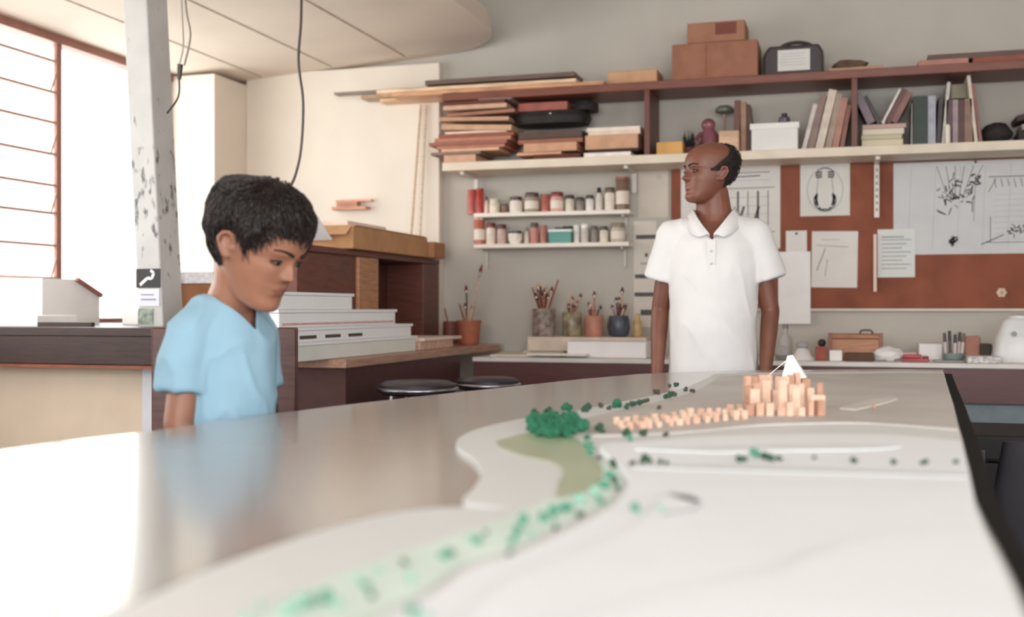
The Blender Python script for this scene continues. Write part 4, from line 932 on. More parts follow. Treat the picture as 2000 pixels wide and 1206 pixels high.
ins = [(cx_+(x-cx_)*.997, cy_+(y-cy_)*.997) for x, y in ol]
BLK = mat('#131112', .8, .1, spec=.2)
ins = [(x+(.028*CT if i >= len(edgeL) else 0), y+(.028*ST if i >= len(edgeL) else 0)) for i, (x, y) in enumerate(ins)]
ins[-1] = ins[-1][0]-.028*CT, ins[-1][1]-.028*ST
MB().prism(ins, TZ-.17, TZ-.0125).build('tabletop', BLK, tb)
for (x, y) in ((.15, .75), (-1.05, 1.05), (.75, 3.05), (-.55, 3.0), (.45, 1.9)):
    MB().box(x-.03, x+.03, y-.03, y+.03, 0, TZ-.171).build('leg', BLK, tb)
mdl = thing('landscape_model', 'large white architectural landscape model with a grey sea, green trees and wooden blocks', 'model', (-.1, 1.8, TZ-.012))
seam = mat('#a8a29d', .2, .03, 2, coat=.3)
MB().prism(ol, TZ-.012, TZ).build('grey_sea', seam, mdl, bevel=.0)
LAND = mat('#d8d9d8', .55, .02, 4, .0); WHITE = mat('#eceff2', .5, .015, 4); PLAIN_SHADED = mat('#c3bdb8', .5, .05, 5)
backR = [(1250, 739.5), (1330, 735.5), (1450, 732.5), (1600, 730.5)] + edgeR
Z1 = TZ+.006
coast = dense([(-160, 1420), (100, 1275), (270, 1196), (420, 1125), (560, 1073), (700, 1030), (800, 1011), (890, 1004), (1000, 1009)], 4) + dense([(960, 1002), (905, 991), (925, 965), (940, 935), (925, 905), (892, 880), (905, 858), (960, 838), (1040, 822), (1110, 812), (1170, 800), (1260, 782), (1330, 765), (1372, 748), (1395, 735)], 4)
shift = lambda pts, z: poly(pts, z)
LAY = []
def layer(name, pts, z0, z1, m, reg=True):
    if reg: LAY.append((pts, z1))
    return MB().prism(poly(pts, z1), z0+.0002, z1).build(name, m, mdl)
MB().prism(shift(coast + [(1450, 732.6), (1600, 730.6)] + edgeR, TZ), TZ+.0002, Z1).build('lowland_layer', LAND, mdl)
# far-end plain: the dimmer light there is put into its grey colour
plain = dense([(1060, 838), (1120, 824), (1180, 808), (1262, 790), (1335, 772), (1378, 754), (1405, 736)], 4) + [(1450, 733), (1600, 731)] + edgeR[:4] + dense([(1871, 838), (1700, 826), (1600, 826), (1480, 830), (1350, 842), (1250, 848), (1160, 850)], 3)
layer('shade_grey_plain', plain, Z1, Z1+.003, PLAIN_SHADED)
# second white layer : main land
Z2 = Z1+.007
land2 = dense([(420, 1420), (560, 1300), (700, 1232), (840, 1165), (920, 1110), (1000, 1085), (1090, 1045), (1150, 1015), (1200, 985), (1228, 945), (1212, 910), (1185, 885), (1175, 868), (1260, 862), (1400, 852), (1600, 848), (1750, 850), (1876, 862)], 4) + edgeR[5:]
layer('white_land_layer', land2, Z1, Z2, WHITE)
Z3 = Z2+.003
land3 = dense([(620, 1420), (760, 1320), (880, 1230), (960, 1160), (1040, 1110), (1150, 1070), (1240, 1030), (1275, 995), (1300, 968), (1350, 954), (1420, 950), (1600, 952), (1760, 955), (1893, 950)], 4) + edgeR[7:]
layer('upper_land_layer', land3, Z2, Z3, WHITE)
Z4 = Z3+.005
land4 = dense([(900, 1420), (960, 1300), (1080, 1220), (1300, 1160), (1500, 1120), (1600, 1080), (1700, 1052), (1920, 1044)], 4) + edgeR[9:]
layer('top_land_layer', land4, Z3, Z4, WHITE)
road = dense([(1235, 915), (1400, 920), (1600, 926), (1760, 930), (1888, 934)], 3) + dense([(1886, 926), (1760, 921), (1600, 916), (1400, 911), (1235, 908)], 3)
MB().prism(poly(road, Z2), Z2+.0002, Z2+.0012).build('road_strip', mat('#d3d6d8', .5, .02), mdl)
MB().prism(poly(dense([(1240, 880), (1400, 872), (1600, 868), (1760, 872), (1700, 880), (1560, 882), (1400, 886)], 3), Z2), Z2+.0002, Z2+.0015).build('terrace', mat('#dfe3e4', .5, .02), mdl)
MB().prism(poly(dense([(1640, 800), (1690, 786), (1740, 779), (1752, 782), (1715, 793), (1670, 803)], 4), Z1+.003), Z1+.0032, Z1+.006).build('terrace', mat('#d2ccc6', .5, .02), mdl)
lag = dense([(968, 864), (1030, 848), (1110, 852), (1150, 880), (1172, 912), (1182, 938), (1150, 966), (1110, 985), (1088, 972), (1092, 945), (1100, 922), (1078, 905), (1020, 892), (975, 874)], 3)
MB().prism(poly(lag, Z1), Z1+.0002, Z1+.0012).build('green_lagoon', mat('#b3bf9f', .3, .05, 6, coat=.3), mdl)
mint = dense([(330, 1420), (400, 1290), (500, 1205), (600, 1150), (720, 1105), (850, 1062), (960, 1025), (1060, 985), (1150, 962), (1178, 930), (1172, 905)], 4) + dense([(1200, 905), (1216, 945), (1190, 978), (1140, 1006), (1080, 1036), (990, 1076), (910, 1102), (830, 1156), (690, 1224), (545, 1300), (420, 1420)], 4)
MB().prism(poly(mint, Z1), Z1+.0003, Z1+.0016).build('mint_ground', mat('#d9e8df', .6, .04, 10), mdl)

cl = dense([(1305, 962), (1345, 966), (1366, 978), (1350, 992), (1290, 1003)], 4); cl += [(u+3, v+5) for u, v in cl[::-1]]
layer('painted_shadow_line', cl, Z3, Z3+.0006, mat('#c3c5ca', .6, .03), False)  # thin grey strip painted as the shadow line of a terrain step
# trees (parts glued to the model)
TM = [mat('#22694c', .8, .2, 30), mat('#2f4f3c', .8, .2, 30), mat('#4d8f76', .8, .15, 30), mat('#4a4a3e', .8, .2, 30), mat('#86b8a4', .8, .12, 30)]
tree_me = []
for s in range(5):
    for mi in range(5):
        b = MB()
        for k in range(5):
            b.ell((random.uniform(-.5, .5), random.uniform(-.5, .5), .55+random.uniform(-.1, .5)), (.55, .55, .5), nu=9, nv=6)
        for v in b.bm.verts: v.co += v.co.normalized()*.16*noise.noise(v.co*4+Vector((s, 0, 0)))
        for v in b.bm.verts: v.co.z = max(v.co.z, 0)
        me = b.mesh('foam_tree'); me.materials.append(TM[mi]); tree_me.append(me)
def inpoly(u, v, pl):
    c = False
    for (x1, y1), (x2, y2) in zip(pl, pl[1:]+pl[:1]):
        if (y1 > v) != (y2 > v) and u < (x2-x1)*(v-y1)/(y2-y1)+x1: c = not c
    return c
def tree(u, v, rpx, mi=0, z=Z1, fl=1.0):
    z = max([Z1+(.0015 if v > 860 else 0)]+[zz_ for pl, zz_ in LAY if inpoly(u, v, pl)]); rpx *= 1.12; fl *= 1.15
    p = onz(u, v, z); d = (p-Vector((0, 0, CZ))).length; r = rpx*d/F
    o = bpy.data.objects.new('foam_tree', tree_me[(random.randrange(5))*5+mi]); COL.objects.link(o)
    o.parent = mdl; o.location = Vector((p.x, p.y, z-.0005))-WL[mdl]; o.scale = (r*.8, r*.8, r*.8*fl); o.rotation_euler.z = random.uniform(0, 6.3)
pts = []
for try_ in range(1500):
    if len(pts) >= 40: break
    a, b = random.uniform(-1, 1), random.uniform(-1, 1)
    if a*a+b*b > 1: continue
    u, v = 1090+a*56, 840+b*20
    if all(math.hypot(u-p[0], (v-p[1])*2) > 11.5 for p in pts): pts.append((u, v)); tree(u, v, random.uniform(11, 15), 0, Z1, 1.1)
for u, v, r, m in ((1045, 812, 9, 1), (1070, 808, 9, 1), (1105, 803, 11, 0), (1110, 800, 9, 1), (1143, 806, 10, 1), (1150, 800, 9, 1), (1172, 797, 8, 3), (1190, 801, 7, 3), (1205, 797, 12, 0), (1225, 800, 9, 1), (1238, 796, 9, 1), (1252, 793, 9, 1), (1262, 790, 8, 3), (1282, 772, 8, 3), (1288, 800, 6, 3), (1305, 780, 10, 1), (1315, 775, 8, 3), (1308, 758, 6, 3), (1322, 757, 7, 1), (1340, 765, 7, 3), (1352, 768, 6, 3)):
    tree(u, v, r, m, Z1)
for u, v, r, m in ((1170, 843, 11, 1), (1176, 850, 9, 1), (1222, 853, 12, 1), (1232, 862, 9, 2), (1255, 852, 10, 1), (1300, 853, 7, 3), (1145, 862, 9, 0), (1150, 876, 11, 2), (1155, 887, 9, 2), (1170, 898, 6, 1), (1195, 910, 10, 1), (1200, 915, 7, 1), (1235, 910, 8, 3), (1258, 905, 12, 1), (1268, 905, 8, 1), (1290, 907, 8, 1), (1302, 908, 6, 1)):
    tree(u, v, r, m, Z2 if u > 1195 and v > 870 else Z1+.003 if v < 860 else Z1)
for u, v, r, m in ((1190, 935, 12, 2), (1200, 945, 9, 1), (1180, 955, 14, 2), (1205, 958, 7, 1), (1160, 970, 13, 4), (1170, 985, 10, 2), (1130, 985, 14, 4), (1105, 1000, 15, 2), (1080, 1010, 16, 2), (1135, 1012, 10, 1), (1060, 1020, 13, 2), (1086, 1035, 9, 1), (1020, 1025, 14, 2), (1008, 1045, 13, 2), (1000, 1065, 12, 2), (995, 1085, 9, 1), (1040, 1048, 9, 4), (950, 1045, 7, 1), (932, 1062, 12, 2), (915, 1055, 8, 4), (872, 1092, 14, 2), (885, 1085, 9, 1), (858, 1088, 8, 4), (790, 1105, 9, 1), (740, 1118, 8, 4), (800, 1140, 13, 4), (715, 1150, 12, 2), (700, 1135, 9, 4), (725, 1172, 11, 1), (640, 1178, 18, 2), (610, 1185, 16, 2), (585, 1190, 16, 4), (660, 1190, 14, 4), (510, 1185, 9, 4), (560, 1205, 16, 4), (805, 1205, 16, 2), (830, 1215, 12, 4), (480, 1225, 15, 4)):
    tree(u, v, r, m, Z1+.0016)
for u, v, r, m in ((1237, 1000, 15, 2), (1290, 998, 10, 4), (1443, 903, 12, 1), (1455, 902, 8, 1), (1475, 893, 14, 2), (1490, 898, 13, 1), (1505, 902, 12, 1), (1522, 900, 8, 1), (1590, 897, 7, 3), (1668, 905, 9, 1), (1745, 908, 9, 1), (1805, 908, 9, 1), (1868, 906, 7, 1)):
    tree(u, v, r, m, Z2, .8)
# wooden blocks
WB = [mat('#dcb9a2', .6, .08, 60), mat('#cfa68e', .6, .08, 60), mat('#b98a72', .6, .08, 60)]
rb = random.Random(11)
def block(u, v, wpx, hpx, mi=0, z=Z1+.003, dp=None):
    p = onz(u, v, z); d = (p-Vector((0, 0, CZ))).length; s = d/F; w_ = wpx*s; h_ = hpx*s; dd = (dp or wpx)*s
    b = MB(); b.M = Matrix.Translation((p.x, p.y, z+.0002)) @ Matrix.Rotation(rb.uniform(-.25, .35)+TH, 4, 'Z'); b.box(-w_/2, w_/2, 0, dd, 0, h_)
    b.build('wooden_block', WB[mi], mdl)
for k in range(42):
    t_ = k/41; u = 1205+t_*250+rb.uniform(-3, 3); v = 836-t_*24 + (k % 3-1)*7
    block(u, v, rb.uniform(8, 13), rb.uniform(8, 14)+t_*5, rb.choice((0, 0, 1)))
rows = [(792, 1462, 1575, 9, 48, 62), (802, 1462, 1600, 9, 34, 56), (813, 1465, 1605, 8, 14, 30)]
for (v, ua, ub, n, h0, h1) in rows:
    for k in range(n):
        u = ua+(ub-ua)*k/(n-1)
        hh = rb.uniform(h0, h1)
        if v == 813 and 2 < k < 7 and k % 2: hh = 16
        block(u+rb.uniform(-2, 2), v, rb.uniform(10, 15), hh, rb.choice((0, 0, 1, 2)))
for u, v, w_, h_ in ((1497, 808, 16, 62), (1530, 812, 17, 66), (1556, 812, 13, 56), (1598, 812, 26, 38), (1475, 810, 18, 48)): block(u, v, w_, h_, 0, dp=8)
for u, v in ((1556, 818), (1708, 798), (1450, 822)): block(u, v, 4, 7, 2)
# folded white paper tent standing behind the wooden towers
p = onz(1548, 741, Z1+.003)
t = thing('paper_tent', 'folded white paper shape standing at the far edge of the model', 'paper', (p.x, p.y, Z1+.003))
MB().cone((p.x+.004, p.y, Z1+.0035), (p.x-.006, p.y, Z1+.064), .046, .010, 4).build('folded_body', paper('#f2eeeb'), t)
b = MB(); vs = [Vector((p.x-.012, p.y-.028, Z1+.052)), Vector((p.x-.012, p.y+.028, Z1+.052)), Vector((p.x-.068, p.y+.03, Z1+.0035)), Vector((p.x-.068, p.y-.04, Z1+.0035))]
b.rings([[tuple(x) for x in vs], [tuple(x+Vector((0, 0, .003))) for x in vs]]); b.build('left_fold', paper('#ece6e2'), t)

# ------------------------------------------------------------------ people
def remesh(mb, voxel, smooth=4, fac=.5):
    me = mb.mesh('tmp'); o = bpy.data.objects.new('tmp', me); COL.objects.link(o)
    r = o.modifiers.new('r', 'REMESH'); r.mode = 'VOXEL'; r.voxel_size = voxel; r.use_smooth_shade = True
    s = o.modifiers.new('s', 'SMOOTH'); s.iterations = smooth; s.factor = fac
    dg = bpy.context.evaluated_depsgraph_get(); dg.update()
    m2 = bpy.data.meshes.new_from_object(o.evaluated_get(dg)); bpy.data.objects.remove(o)
    return m2
HP = [(0, -.30, -.16, .07), (.015, -.37, -.08, .13), (.05, -.405, -.02, .175), (.10, -.415, .05, .205), (.17, -.395, .11, .24), (.25, -.405, .19, .265), (.33, -.405, .27, .29), (.41, -.405, .35, .31),
      (.50, -.40, .41, .328), (.57, -.42, .44, .34), (.66, -.425, .46, .345), (.75, -.405, .46, .343), (.83, -.35, .42, .32), (.90, -.27, .34, .27), (.955, -.17, .235, .195), (.985, -.08, .13, .11), (1.0, -.01, .05, .03)]
def interp(z):
    if z <= 0: return HP[0][1:]
    for a, b in zip(HP, HP[1:]):
        if z <= b[0]:
            t_ = (z-a[0])/(b[0]-a[0]); return tuple(a[i]+(b[i]-a[i])*t_ for i in (1, 2, 3))
    return HP[-1][1:]
def g(x, s): return math.exp(-(x/s)**2)
def head_surface(z, a, child=0, off=0.0, face=True):
    """point on the head: z 0..1, angle a (0 = front, + = person's left)"""
    f, bk, w = interp(z); cy = (f+bk)/2 + .02; ry_f, ry_b = cy-f, bk-cy
    s, c = math.sin(a), math.cos(a)
    e = 2.25
    sx_ = math.copysign(abs(s)**(2/e), s); cy_ = math.copysign(abs(c)**(2/e), c)
    x = w*sx_; y = cy-(ry_f*cy_ if c > 0 else ry_b*cy_)
    if face and c > 0:
        fr = min(1, c*1.6)
        if .30 < z < .56:
            if z >= .375: prof = (.555-z)/.18
            else: prof = max(0, (z-.325)/.05)
            wd = .032+.035*max(0, (.46-z)/.12)
            y -= (.115-.02*child)*prof*g(x, wd)*fr
            if abs(z-.375) < .05: y -= .03*g(abs(x)-.055, .028)*g(z-.375, .028)*fr
        for sg in (-1, 1):
            y += .038*g(x-sg*.145, .075)*g(z-.495, .042)*fr
            y -= .018*g(x-sg*.14, .09)*g(z-.575, .03)*fr
            y -= .02*g(x-sg*.2, .09)*g(z-.40, .08)*fr
            y -= .030*g(x-sg*.145, .055)*g(z-.497, .026)*fr
        y -= .024*g(x, .10)*g(z-.262, .017)*fr
        y -= .026*g(x, .085)*g(z-.215, .018)*fr
        y += .008*g(x, .10)*g(z-.24, .006)*fr
        y += .012*g(x, .08)*g(z-.165, .02)*fr
        y -= .015*g(x, .07)*g(z-.09, .05)*fr
    v = Vector((x, y, z))
    if off:
        ctr = Vector((0, .02, .52)); d = (v-ctr); v = v+d.normalized()*off
    return v
def head_mesh(mb, M, H, child=0):
    nz, na = 90, 110; rs = []
    for k in range(nz+1):
        z = .5-.5*math.cos(math.pi*(k/nz)) if False else k/nz
        z = z**.9 if z < .0 else z
        ring = []
        for i in range(na):
            t_ = 2*math.pi*i/na; a = t_ - .45*math.sin(t_)*.6    # denser at the front
            ring.append(M @ (head_surface(min(max(z, .001), .999), a, child)*H))
        rs.append(ring)
    mb.rings(rs)
    for sg in (-1, 1):                         # ears
        E = Matrix.Rotation(sg*R(-22), 3, 'Z').to_4x4() @ Matrix.Rotation(R(-10), 4, 'X')
        EM = (M.to_3x3() @ E.to_3x3())
        EW = lambda p_: M @ ((Vector((sg*.335, .03, .455)) + E.to_3x3() @ Vector(p_))*H)
        mb.ell(EW((0, 0, 0)), (.022*H, .06*H, .105*H), EM)
        rim = [(.012, -.035, .02), (.03, -.045, .07), (.04, -.01, .115), (.042, .045, .105), (.04, .075, .05), (.034, .06, -.01), (.024, .03, -.06), (.014, .0, -.095), (.006, -.03, -.09)]
        rr_ = (.012, .014, .017, .019, .018, .016, .018, .024, .018)
        mb.chain([(*EW((sg*p_[0], p_[1], p_[2])), q_*H) for p_, q_ in zip(rim, rr_)])
        mb.ell(EW((sg*.012, -.052, -.02)), (.022*H, .014*H, .022*H), EM)
def inhead(M, H, co): v = M.inverted() @ co; return v/H
def finish_body(root, me, M, H, skin, lips, name='body', eyec=None):
    me.materials.append(skin); me.materials.append(lips)
    Mi = M.inverted()
    for p in me.polygons:
        p.use_smooth = True
        v = (Mi @ p.center)/H
        if v.y < -.33 and abs(v.x) < .105*(1-abs(v.z-.238)/.09) and .195 < v.z < .285 and abs(v.x) < .11: p.material_index = 1
    return putmesh(name, me, root, root_origin(root))
def root_origin(root): return WL[root].copy()
def world(root, phi, pts): return None
def eyes(root, M, H, W):
    for sg in (-1, 1):
        a_ = math.asin((.145/interp(.497)[2])**(2.25/2)); sy = min(head_surface(.497, sg*a_).y, head_surface(.497, sg*a_*.9).y)
        RM = (W.to_3x3() @ M.to_3x3())
        e = MB().ell(W @ (M @ (Vector((sg*.145, sy+.012, .492))*H)), (.060*H, .030*H, .021*H), RM, nu=20, nv=14).build('eyeball', mat('#7f6c62', .4), root, True)
        MB().ell(W @ (M @ (Vector((sg*.145, sy-.0055, .487))*H)), (.031*H, .016*H, .0215*H), RM, nu=16, nv=10).build('iris', mat('#170f0d', .2), e, True)
        b = MB()                                # lids: upper and lower
        for up in (1, -1):
            pts = []
            for k in range(9):
                t_ = -1+k/4; pts.append(W @ (M @ (Vector((sg*.145+t_*.072, sy-.004+.030*t_*t_-.014*(1-t_*t_), .491+up*(.014 if up > 0 else .018)*(1-t_*t_)+(.002 if up > 0 else 0)))*H)))
            b.tube(pts, .0105*H if up > 0 else .004*H, 6)
        b.build('eyelashes', mat('#2a1712', .6), e, True)
        b = MB(); pts = []
        for k in range(9):
            t_ = k/8; x = sg*(.055+.17*t_); z_ = .578+.025*math.sin(t_*2.6)
            # sit on the skin
            a = math.asin(min(1, abs(x)/.34)**(2.25/2)); s_ = head_surface(z_, sg*a); pts.append(W @ (M @ (Vector((x, s_.y-.006, z_))*H)))
        b.tube(pts, .015*H, 6, taper=.5); b.build('eyebrow', mat('#20150f', .8), root, True)
def scalp(root, M, H, W, inside, off, m, name, child=0, namp=.02, strands=0, slen=.16, seed=1):
    """hair shell offset from the head, kept where inside(z,a) is positive, plus strands"""
    nz, na = 90, 120; b = MB(); grid = {}
    def pt(z, a, o):
        v = head_surface(z, a, child, 0, False); c = Vector((0, .02, .50)); d = (v-c).normalized()
        n_ = noise.noise(v*7+Vector((seed, 0, 0)))*namp + noise.noise(Vector((v.x*26, v.y*26, v.z*6)))*namp*.5
        k = max(0, min(1, inside(z, a)*9)); return (v+d*(o*(.35+.65*k)+n_*k))*H
    for k in range(nz+1):
        z = .999-(.80)*k/nz
        for i in range(na): grid[k, i] = (z, 2*math.pi*i/na)
    vs = {}
    def gv(k, i):
        i %= na
        if (k, i) not in vs: z, a = grid[k, i]; vs[k, i] = b.bm.verts.new(W @ (M @ pt(z, a, off)))
        return vs[k, i]
    for k in range(nz):
        for i in range(na):
            if inside(grid[k, i][0], grid[k, i][1]) > 0: b._f([gv(k, i), gv(k, i+1), gv(k+1, i+1), gv(k+1, i)])
    b._f([gv(0, i) for i in range(na)]) if inside(.999, 0) > 0 else None
    rn = random.Random(seed)
    WM = W @ M
    n = 0
    while n < strands:
        z = rn.uniform(.35, .995); a = rn.uniform(-math.pi, math.pi)
        if inside(z, a) <= .02: continue
        n += 1
        pts = []; z_, a_ = z, a; L_ = slen*rn.uniform(.5, 1.1)
        lift = rn.uniform(-.004, .016)
        for k in range(5):
            pts.append(WM @ (pt(max(z_, .2), a_, off+.008+lift*(1+k*.25))))
            z_ -= L_/5*(1 if z_ < .93 else .45); a_ += rn.uniform(-.04, .04)+(.03 if a_ < 0 else -.03)*(abs(a_) < 1.2)
        b.tube(pts, .0065*H, 4, taper=.2)
    o = b.build(name, m, root, True)
    return o
def fingers(mb, wrist, d, side, palm, s=1.0):
    """hand: palm box-ellipsoid + five fingers. d: direction of hand, palm: palm-facing normal, side: towards the thumb"""
    d, palm, side = Vector(d).normalized(), Vector(palm).normalized(), Vector(side).normalized(); w0 = Vector(wrist)
    RM = Matrix((side, palm, d)).transposed()
    mb.ell(w0+d*.045*s, (.040*s, .016*s, .055*s), RM)
    for k, (o_, L_, r_) in enumerate(((.028, .072, .0088), (.010, .082, .009), (-.009, .076, .0088), (-.027, .060, .008))):
        b0 = w0+d*.085*s+side*o_*s; p1 = b0+(d*.9+palm*.25)*L_*.45*s; p2 = p1+(d*.7+palm*.6)*L_*.32*s; p3 = p2+(d*.4+palm*.8)*L_*.25*s
        mb.chain([(*(b0-d*.02*s), r_*s*1.1), (*b0, r_*s*1.05), (*p1, r_*s), (*p2, r_*s*.95), (*p3, r_*s*.85)])
    t0 = w0+d*.025*s+side*.03*s; t1 = t0+(side*.7+d*.7)*.035*s; t2 = t1+(side*.25+d*.9+palm*.3)*.03*s
    mb.chain([(*t0, .0125*s), (*t1, .011*s), (*t2, .009*s)])

def cloth_post(me, amp, sc, seed, damp=None):
    bm = bmesh.new(); bm.from_mesh(me); bm.normal_update()
    for v in bm.verts:
        q = Vector((v.co.x*sc, v.co.y*sc, v.co.z*sc*.55)); n_ = noise.fractal(q+Vector((seed, 0, 0)), 1, 2, 3)
        r_ = 1-abs(noise.noise(q*1.7+Vector((0, seed, v.co.x*6))))*2
        v.co += v.normal*(n_*amp*.6+(max(0, r_)**3)*amp*.8 - amp*.3)
    bm.to_mesh(me); bm.free()
def cut(me, planes, test):
    bm = bmesh.new(); bm.from_mesh(me)
    for co, no in planes: bmesh.ops.bisect_plane(bm, geom=bm.verts[:]+bm.edges[:]+bm.faces[:], plane_co=co, plane_no=no, dist=1e-6)
    kill = [f for f in bm.faces if test(f.calc_center_median())]
    bmesh.ops.delete(bm, geom=kill, context='FACES'); bm.to_mesh(me); bm.free()
def put_local(name, me, root, phi, m):
    """mesh given in the person's own frame (facing -Y) -> rotated part under the root"""
    me.transform(Matrix.Translation(WL[root]) @ Matrix.Rotation(phi, 4, 'Z'))
    for p in me.polygons: p.use_smooth = True
    return putmesh(name, me, root, None, [m] if m else [])

# ---- man ------------------------------------------------------------------
mp_ = atd(1394, 603, 4.15); man = thing('person', 'bald man in a white polo shirt standing behind the model, looking left', 'person', (mp_.x, mp_.y, 0))
phiM = R(3); W = Matrix.Translation(WL[man]) @ Matrix.Rotation(phiM, 4, 'Z')
HM = .228; MM = Matrix.Translation((-.012, -.012, 1.578)) @ Matrix.Rotation(R(-56), 4, 'Z') @ Matrix.Rotation(R(-2), 4, 'X') @ Matrix.Translation((0, 0, -.5*HM))
SKM = mat('#80503f', .45, .08, 14, .03, sss=.08, bscale=220); LIPM = mat('#83463c', .45, .05)
MS = Matrix.Diagonal((.865, 1, 1, 1))
b = MB(); b.M = MS
b.loft([(.80, 0, .0, .15, .105), (.90, 0, 0, .158, .11), (1.0, 0, -.005, .148, .112), (1.1, 0, -.005, .15, .11), (1.22, 0, 0, .165, .112), (1.31, 0, .005, .165, .105), (1.365, 0, .01, .13, .085), (1.405, 0, .01, .075, .06)])
b.M = Matrix(); b.chain([(0, .02, 1.35, .085), (0, .015, 1.43, .066), (-.006, .004, 1.50, .060)]); b.M = MS
HX = {}
for sg in (-1, 1):
    el = (sg*.232, .035, 1.075) if sg < 0 else (sg*.235, .03, 1.07); wr_ = (sg*.235, -.045, .84) if sg < 0 else (sg*.215, -.06, .845)
    b.chain([(sg*.10, .005, 1.36, .055), (sg*.172, .005, 1.345, .056), (sg*.205, .02, 1.20, .045), (*el, .038), (el[0]+(wr_[0]-el[0])*.3, el[1]+(wr_[1]-el[1])*.3, el[2]+(wr_[2]-el[2])*.3, .037), (*wr_, .026)])
    fingers(b, Vector(wr_)-Vector((0, 0, .008)), (0, -.25, -1), (-sg*.3, -1, .1), (-sg*1, .2, 0))
    b.chain([(sg*.08, 0, .85, .10), (sg*.09, 0, .50, .065), (sg*.09, .01, .42, .055), (sg*.095, .03, .12, .038), (sg*.095, .02, .07, .042)])
    b.chain([(sg*.095, .03, .045, .042), (sg*.10, -.12, .032, .030), (sg*.10, -.16, .028, .026)])
b.M = Matrix(); head_mesh(b, MM, HM)
me = remesh(b, .0042, 2, .5)
for q in ('a',):
    me.transform(Matrix())
me.transform(W); me.materials.append(SKM); me.materials.append(LIPM)
WMi = (W @ MM).inverted()
for p in me.polygons:
    p.use_smooth = True; v = (WMi @ p.center)/HM
    if v.y < -.33 and .198 < v.z < .282 and abs(v.x) < .11*(1-abs(v.z-.238)/.07): p.material_index = 1
bodyM = putmesh('body', me, man, None)
eyes(man, MM, HM, W)
# hair: horseshoe of short dark hair at the back and sides
def in_man(z, a):
    a = abs((a+math.pi) % (2*math.pi)-math.pi)      # 0 front .. pi back
    q = max(0, min(1, (a-1.15)/1.1)); top = .57+.42*q*q*(3-2*q); low = .50-.26*max(0, min(1, (a-1.5)/.8)); top -= .03*g(a-1.2, .12)
    return min(top-z, z-low, (a-1.12)*.5, )
scalp(man, MM, HM, W, in_man, .022, mat('#2a211e', .8, .2, 60, .4), 'hair', 0, .010, 900, .05, 4)
# shirt
b = MB(); b.M = MS
b.loft([(.815, 0, 0, .188, .135), (.90, 0, -.003, .184, .135), (1.0, 0, -.012, .176, .14), (1.1, 0, -.012, .178, .138), (1.22, 0, -.004, .19, .135), (1.31, 0, .004, .192, .125), (1.365, 0, .012, .165, .10), (1.395, 0, .015, .115, .082), (1.415, 0, .016, .088, .076), (1.44, 0, .016, .08, .07)], 40)
for sg in (-1, 1):
    b.chain([(sg*.11, .008, 1.345, .072), (sg*.170, .008, 1.335, .075)])
    b.chain([(sg*.170, .008, 1.335, .074), (sg*.205, .014, 1.25, .072)])
    b.cone((sg*.205, .014, 1.255), (sg*.222, .02, 1.188), .072, .077, 24)
me = remesh(b, .006, 7, .6)
cloth_post(me, .006, 5, 3)
def vneck(c): return c.y < .02 and c.z > 1.345+abs(c.x+.0)*1.15-.02 and c.z > 1.325 and abs(c.x) < .075
planes = [((0, 0, .83), (0, 0, 1)), ((0, 0, 1.325), (-1.0, 0, 1)), ((0, 0, 1.325), (1.0, 0, 1)), ((0, 0, 1.42), (0, .15, 1))]
cut(me, planes, lambda c: c.z < .83 or (c.z-1.42+.15*c.y > 0) or (c.y < .02 and c.z > 1.325+1.0*abs(c.x) and abs(c.x) < .085))
SHW = mat('#eceaea', .85, .02, 8, .10, bscale=260)
shirt = put_local('polo_shirt', me, man, phiM, SHW)
so = shirt.modifiers.new('s', 'SOLIDIFY'); so.thickness = .004; so.offset = 1
# collar
def collar(root, phi, cz, rx, ry, cy, hgt, spread, m, pts_front, Wm):
    b = MB(); n = 40; rows = []
    for k in range(n+1):
        s_ = -1+2*k/n; a = s_*R(158)                 # 0 = back
        fr_ = abs(s_)**3
        x, y = math.sin(a), math.cos(a)
        f = max(0, (abs(s_)-.60)/.40); sg = 1 if s_ > 0 else -1
        inn = Vector((x*(rx-.003), cy+y*(ry-.003), cz-.012)); top = Vector((x*rx, cy+y*ry, cz+hgt)); out = Vector((x*(rx+spread), cy+y*(ry+spread), cz-.010))
        if f > 0:
            a0 = sg*R(158)*.60; P0 = Vector((math.sin(a0)*rx, cy+math.cos(a0)*ry, cz)); P1 = Vector((sg*.008, -.128, 1.345))
            q = P0.lerp(P1, f)+Vector((sg*.008, -.030, .004))*math.sin(math.pi*f)
            inn = q+Vector((-sg*.002, .010, -.010)); top = q+Vector((0, -.002, hgt*(1-f)+.004)); out = q+Vector((sg*(.034-.0*f), -.004+.022*(1-f)-.006*f, -.010-.016*math.sin(math.pi*f)))
        rows.append((inn, top, out))
    vs = [[b.bm.verts.new(Wm @ c) for c in r_] for r_ in rows]
    for i in range(n):
        for j in range(2): b._f([vs[i][j], vs[i+1][j], vs[i+1][j+1], vs[i][j+1]])
    o = b.build('collar', m, root, True); q = o.modifiers.new('s', 'SOLIDIFY'); q.thickness = .004; return o
collar(man, phiM, 1.418, .077, .074, .012, .030, .030, SHW, None, W)
b = MB(); b.M = W
for k in range(7):
    z_ = 1.21+.018*k; 
b.box(-.016, .016, -.139, -.132, 1.215, 1.325); b.build('placket', SHW, shirt, bevel=.002)
for z_ in (1.24, 1.285):
    b = MB(); b.M = W; b.ell((0, -.141, z_), (.005, .002, .005), nu=10, nv=6); b.build('button', plastic('#d2cfcc'), shirt, True)
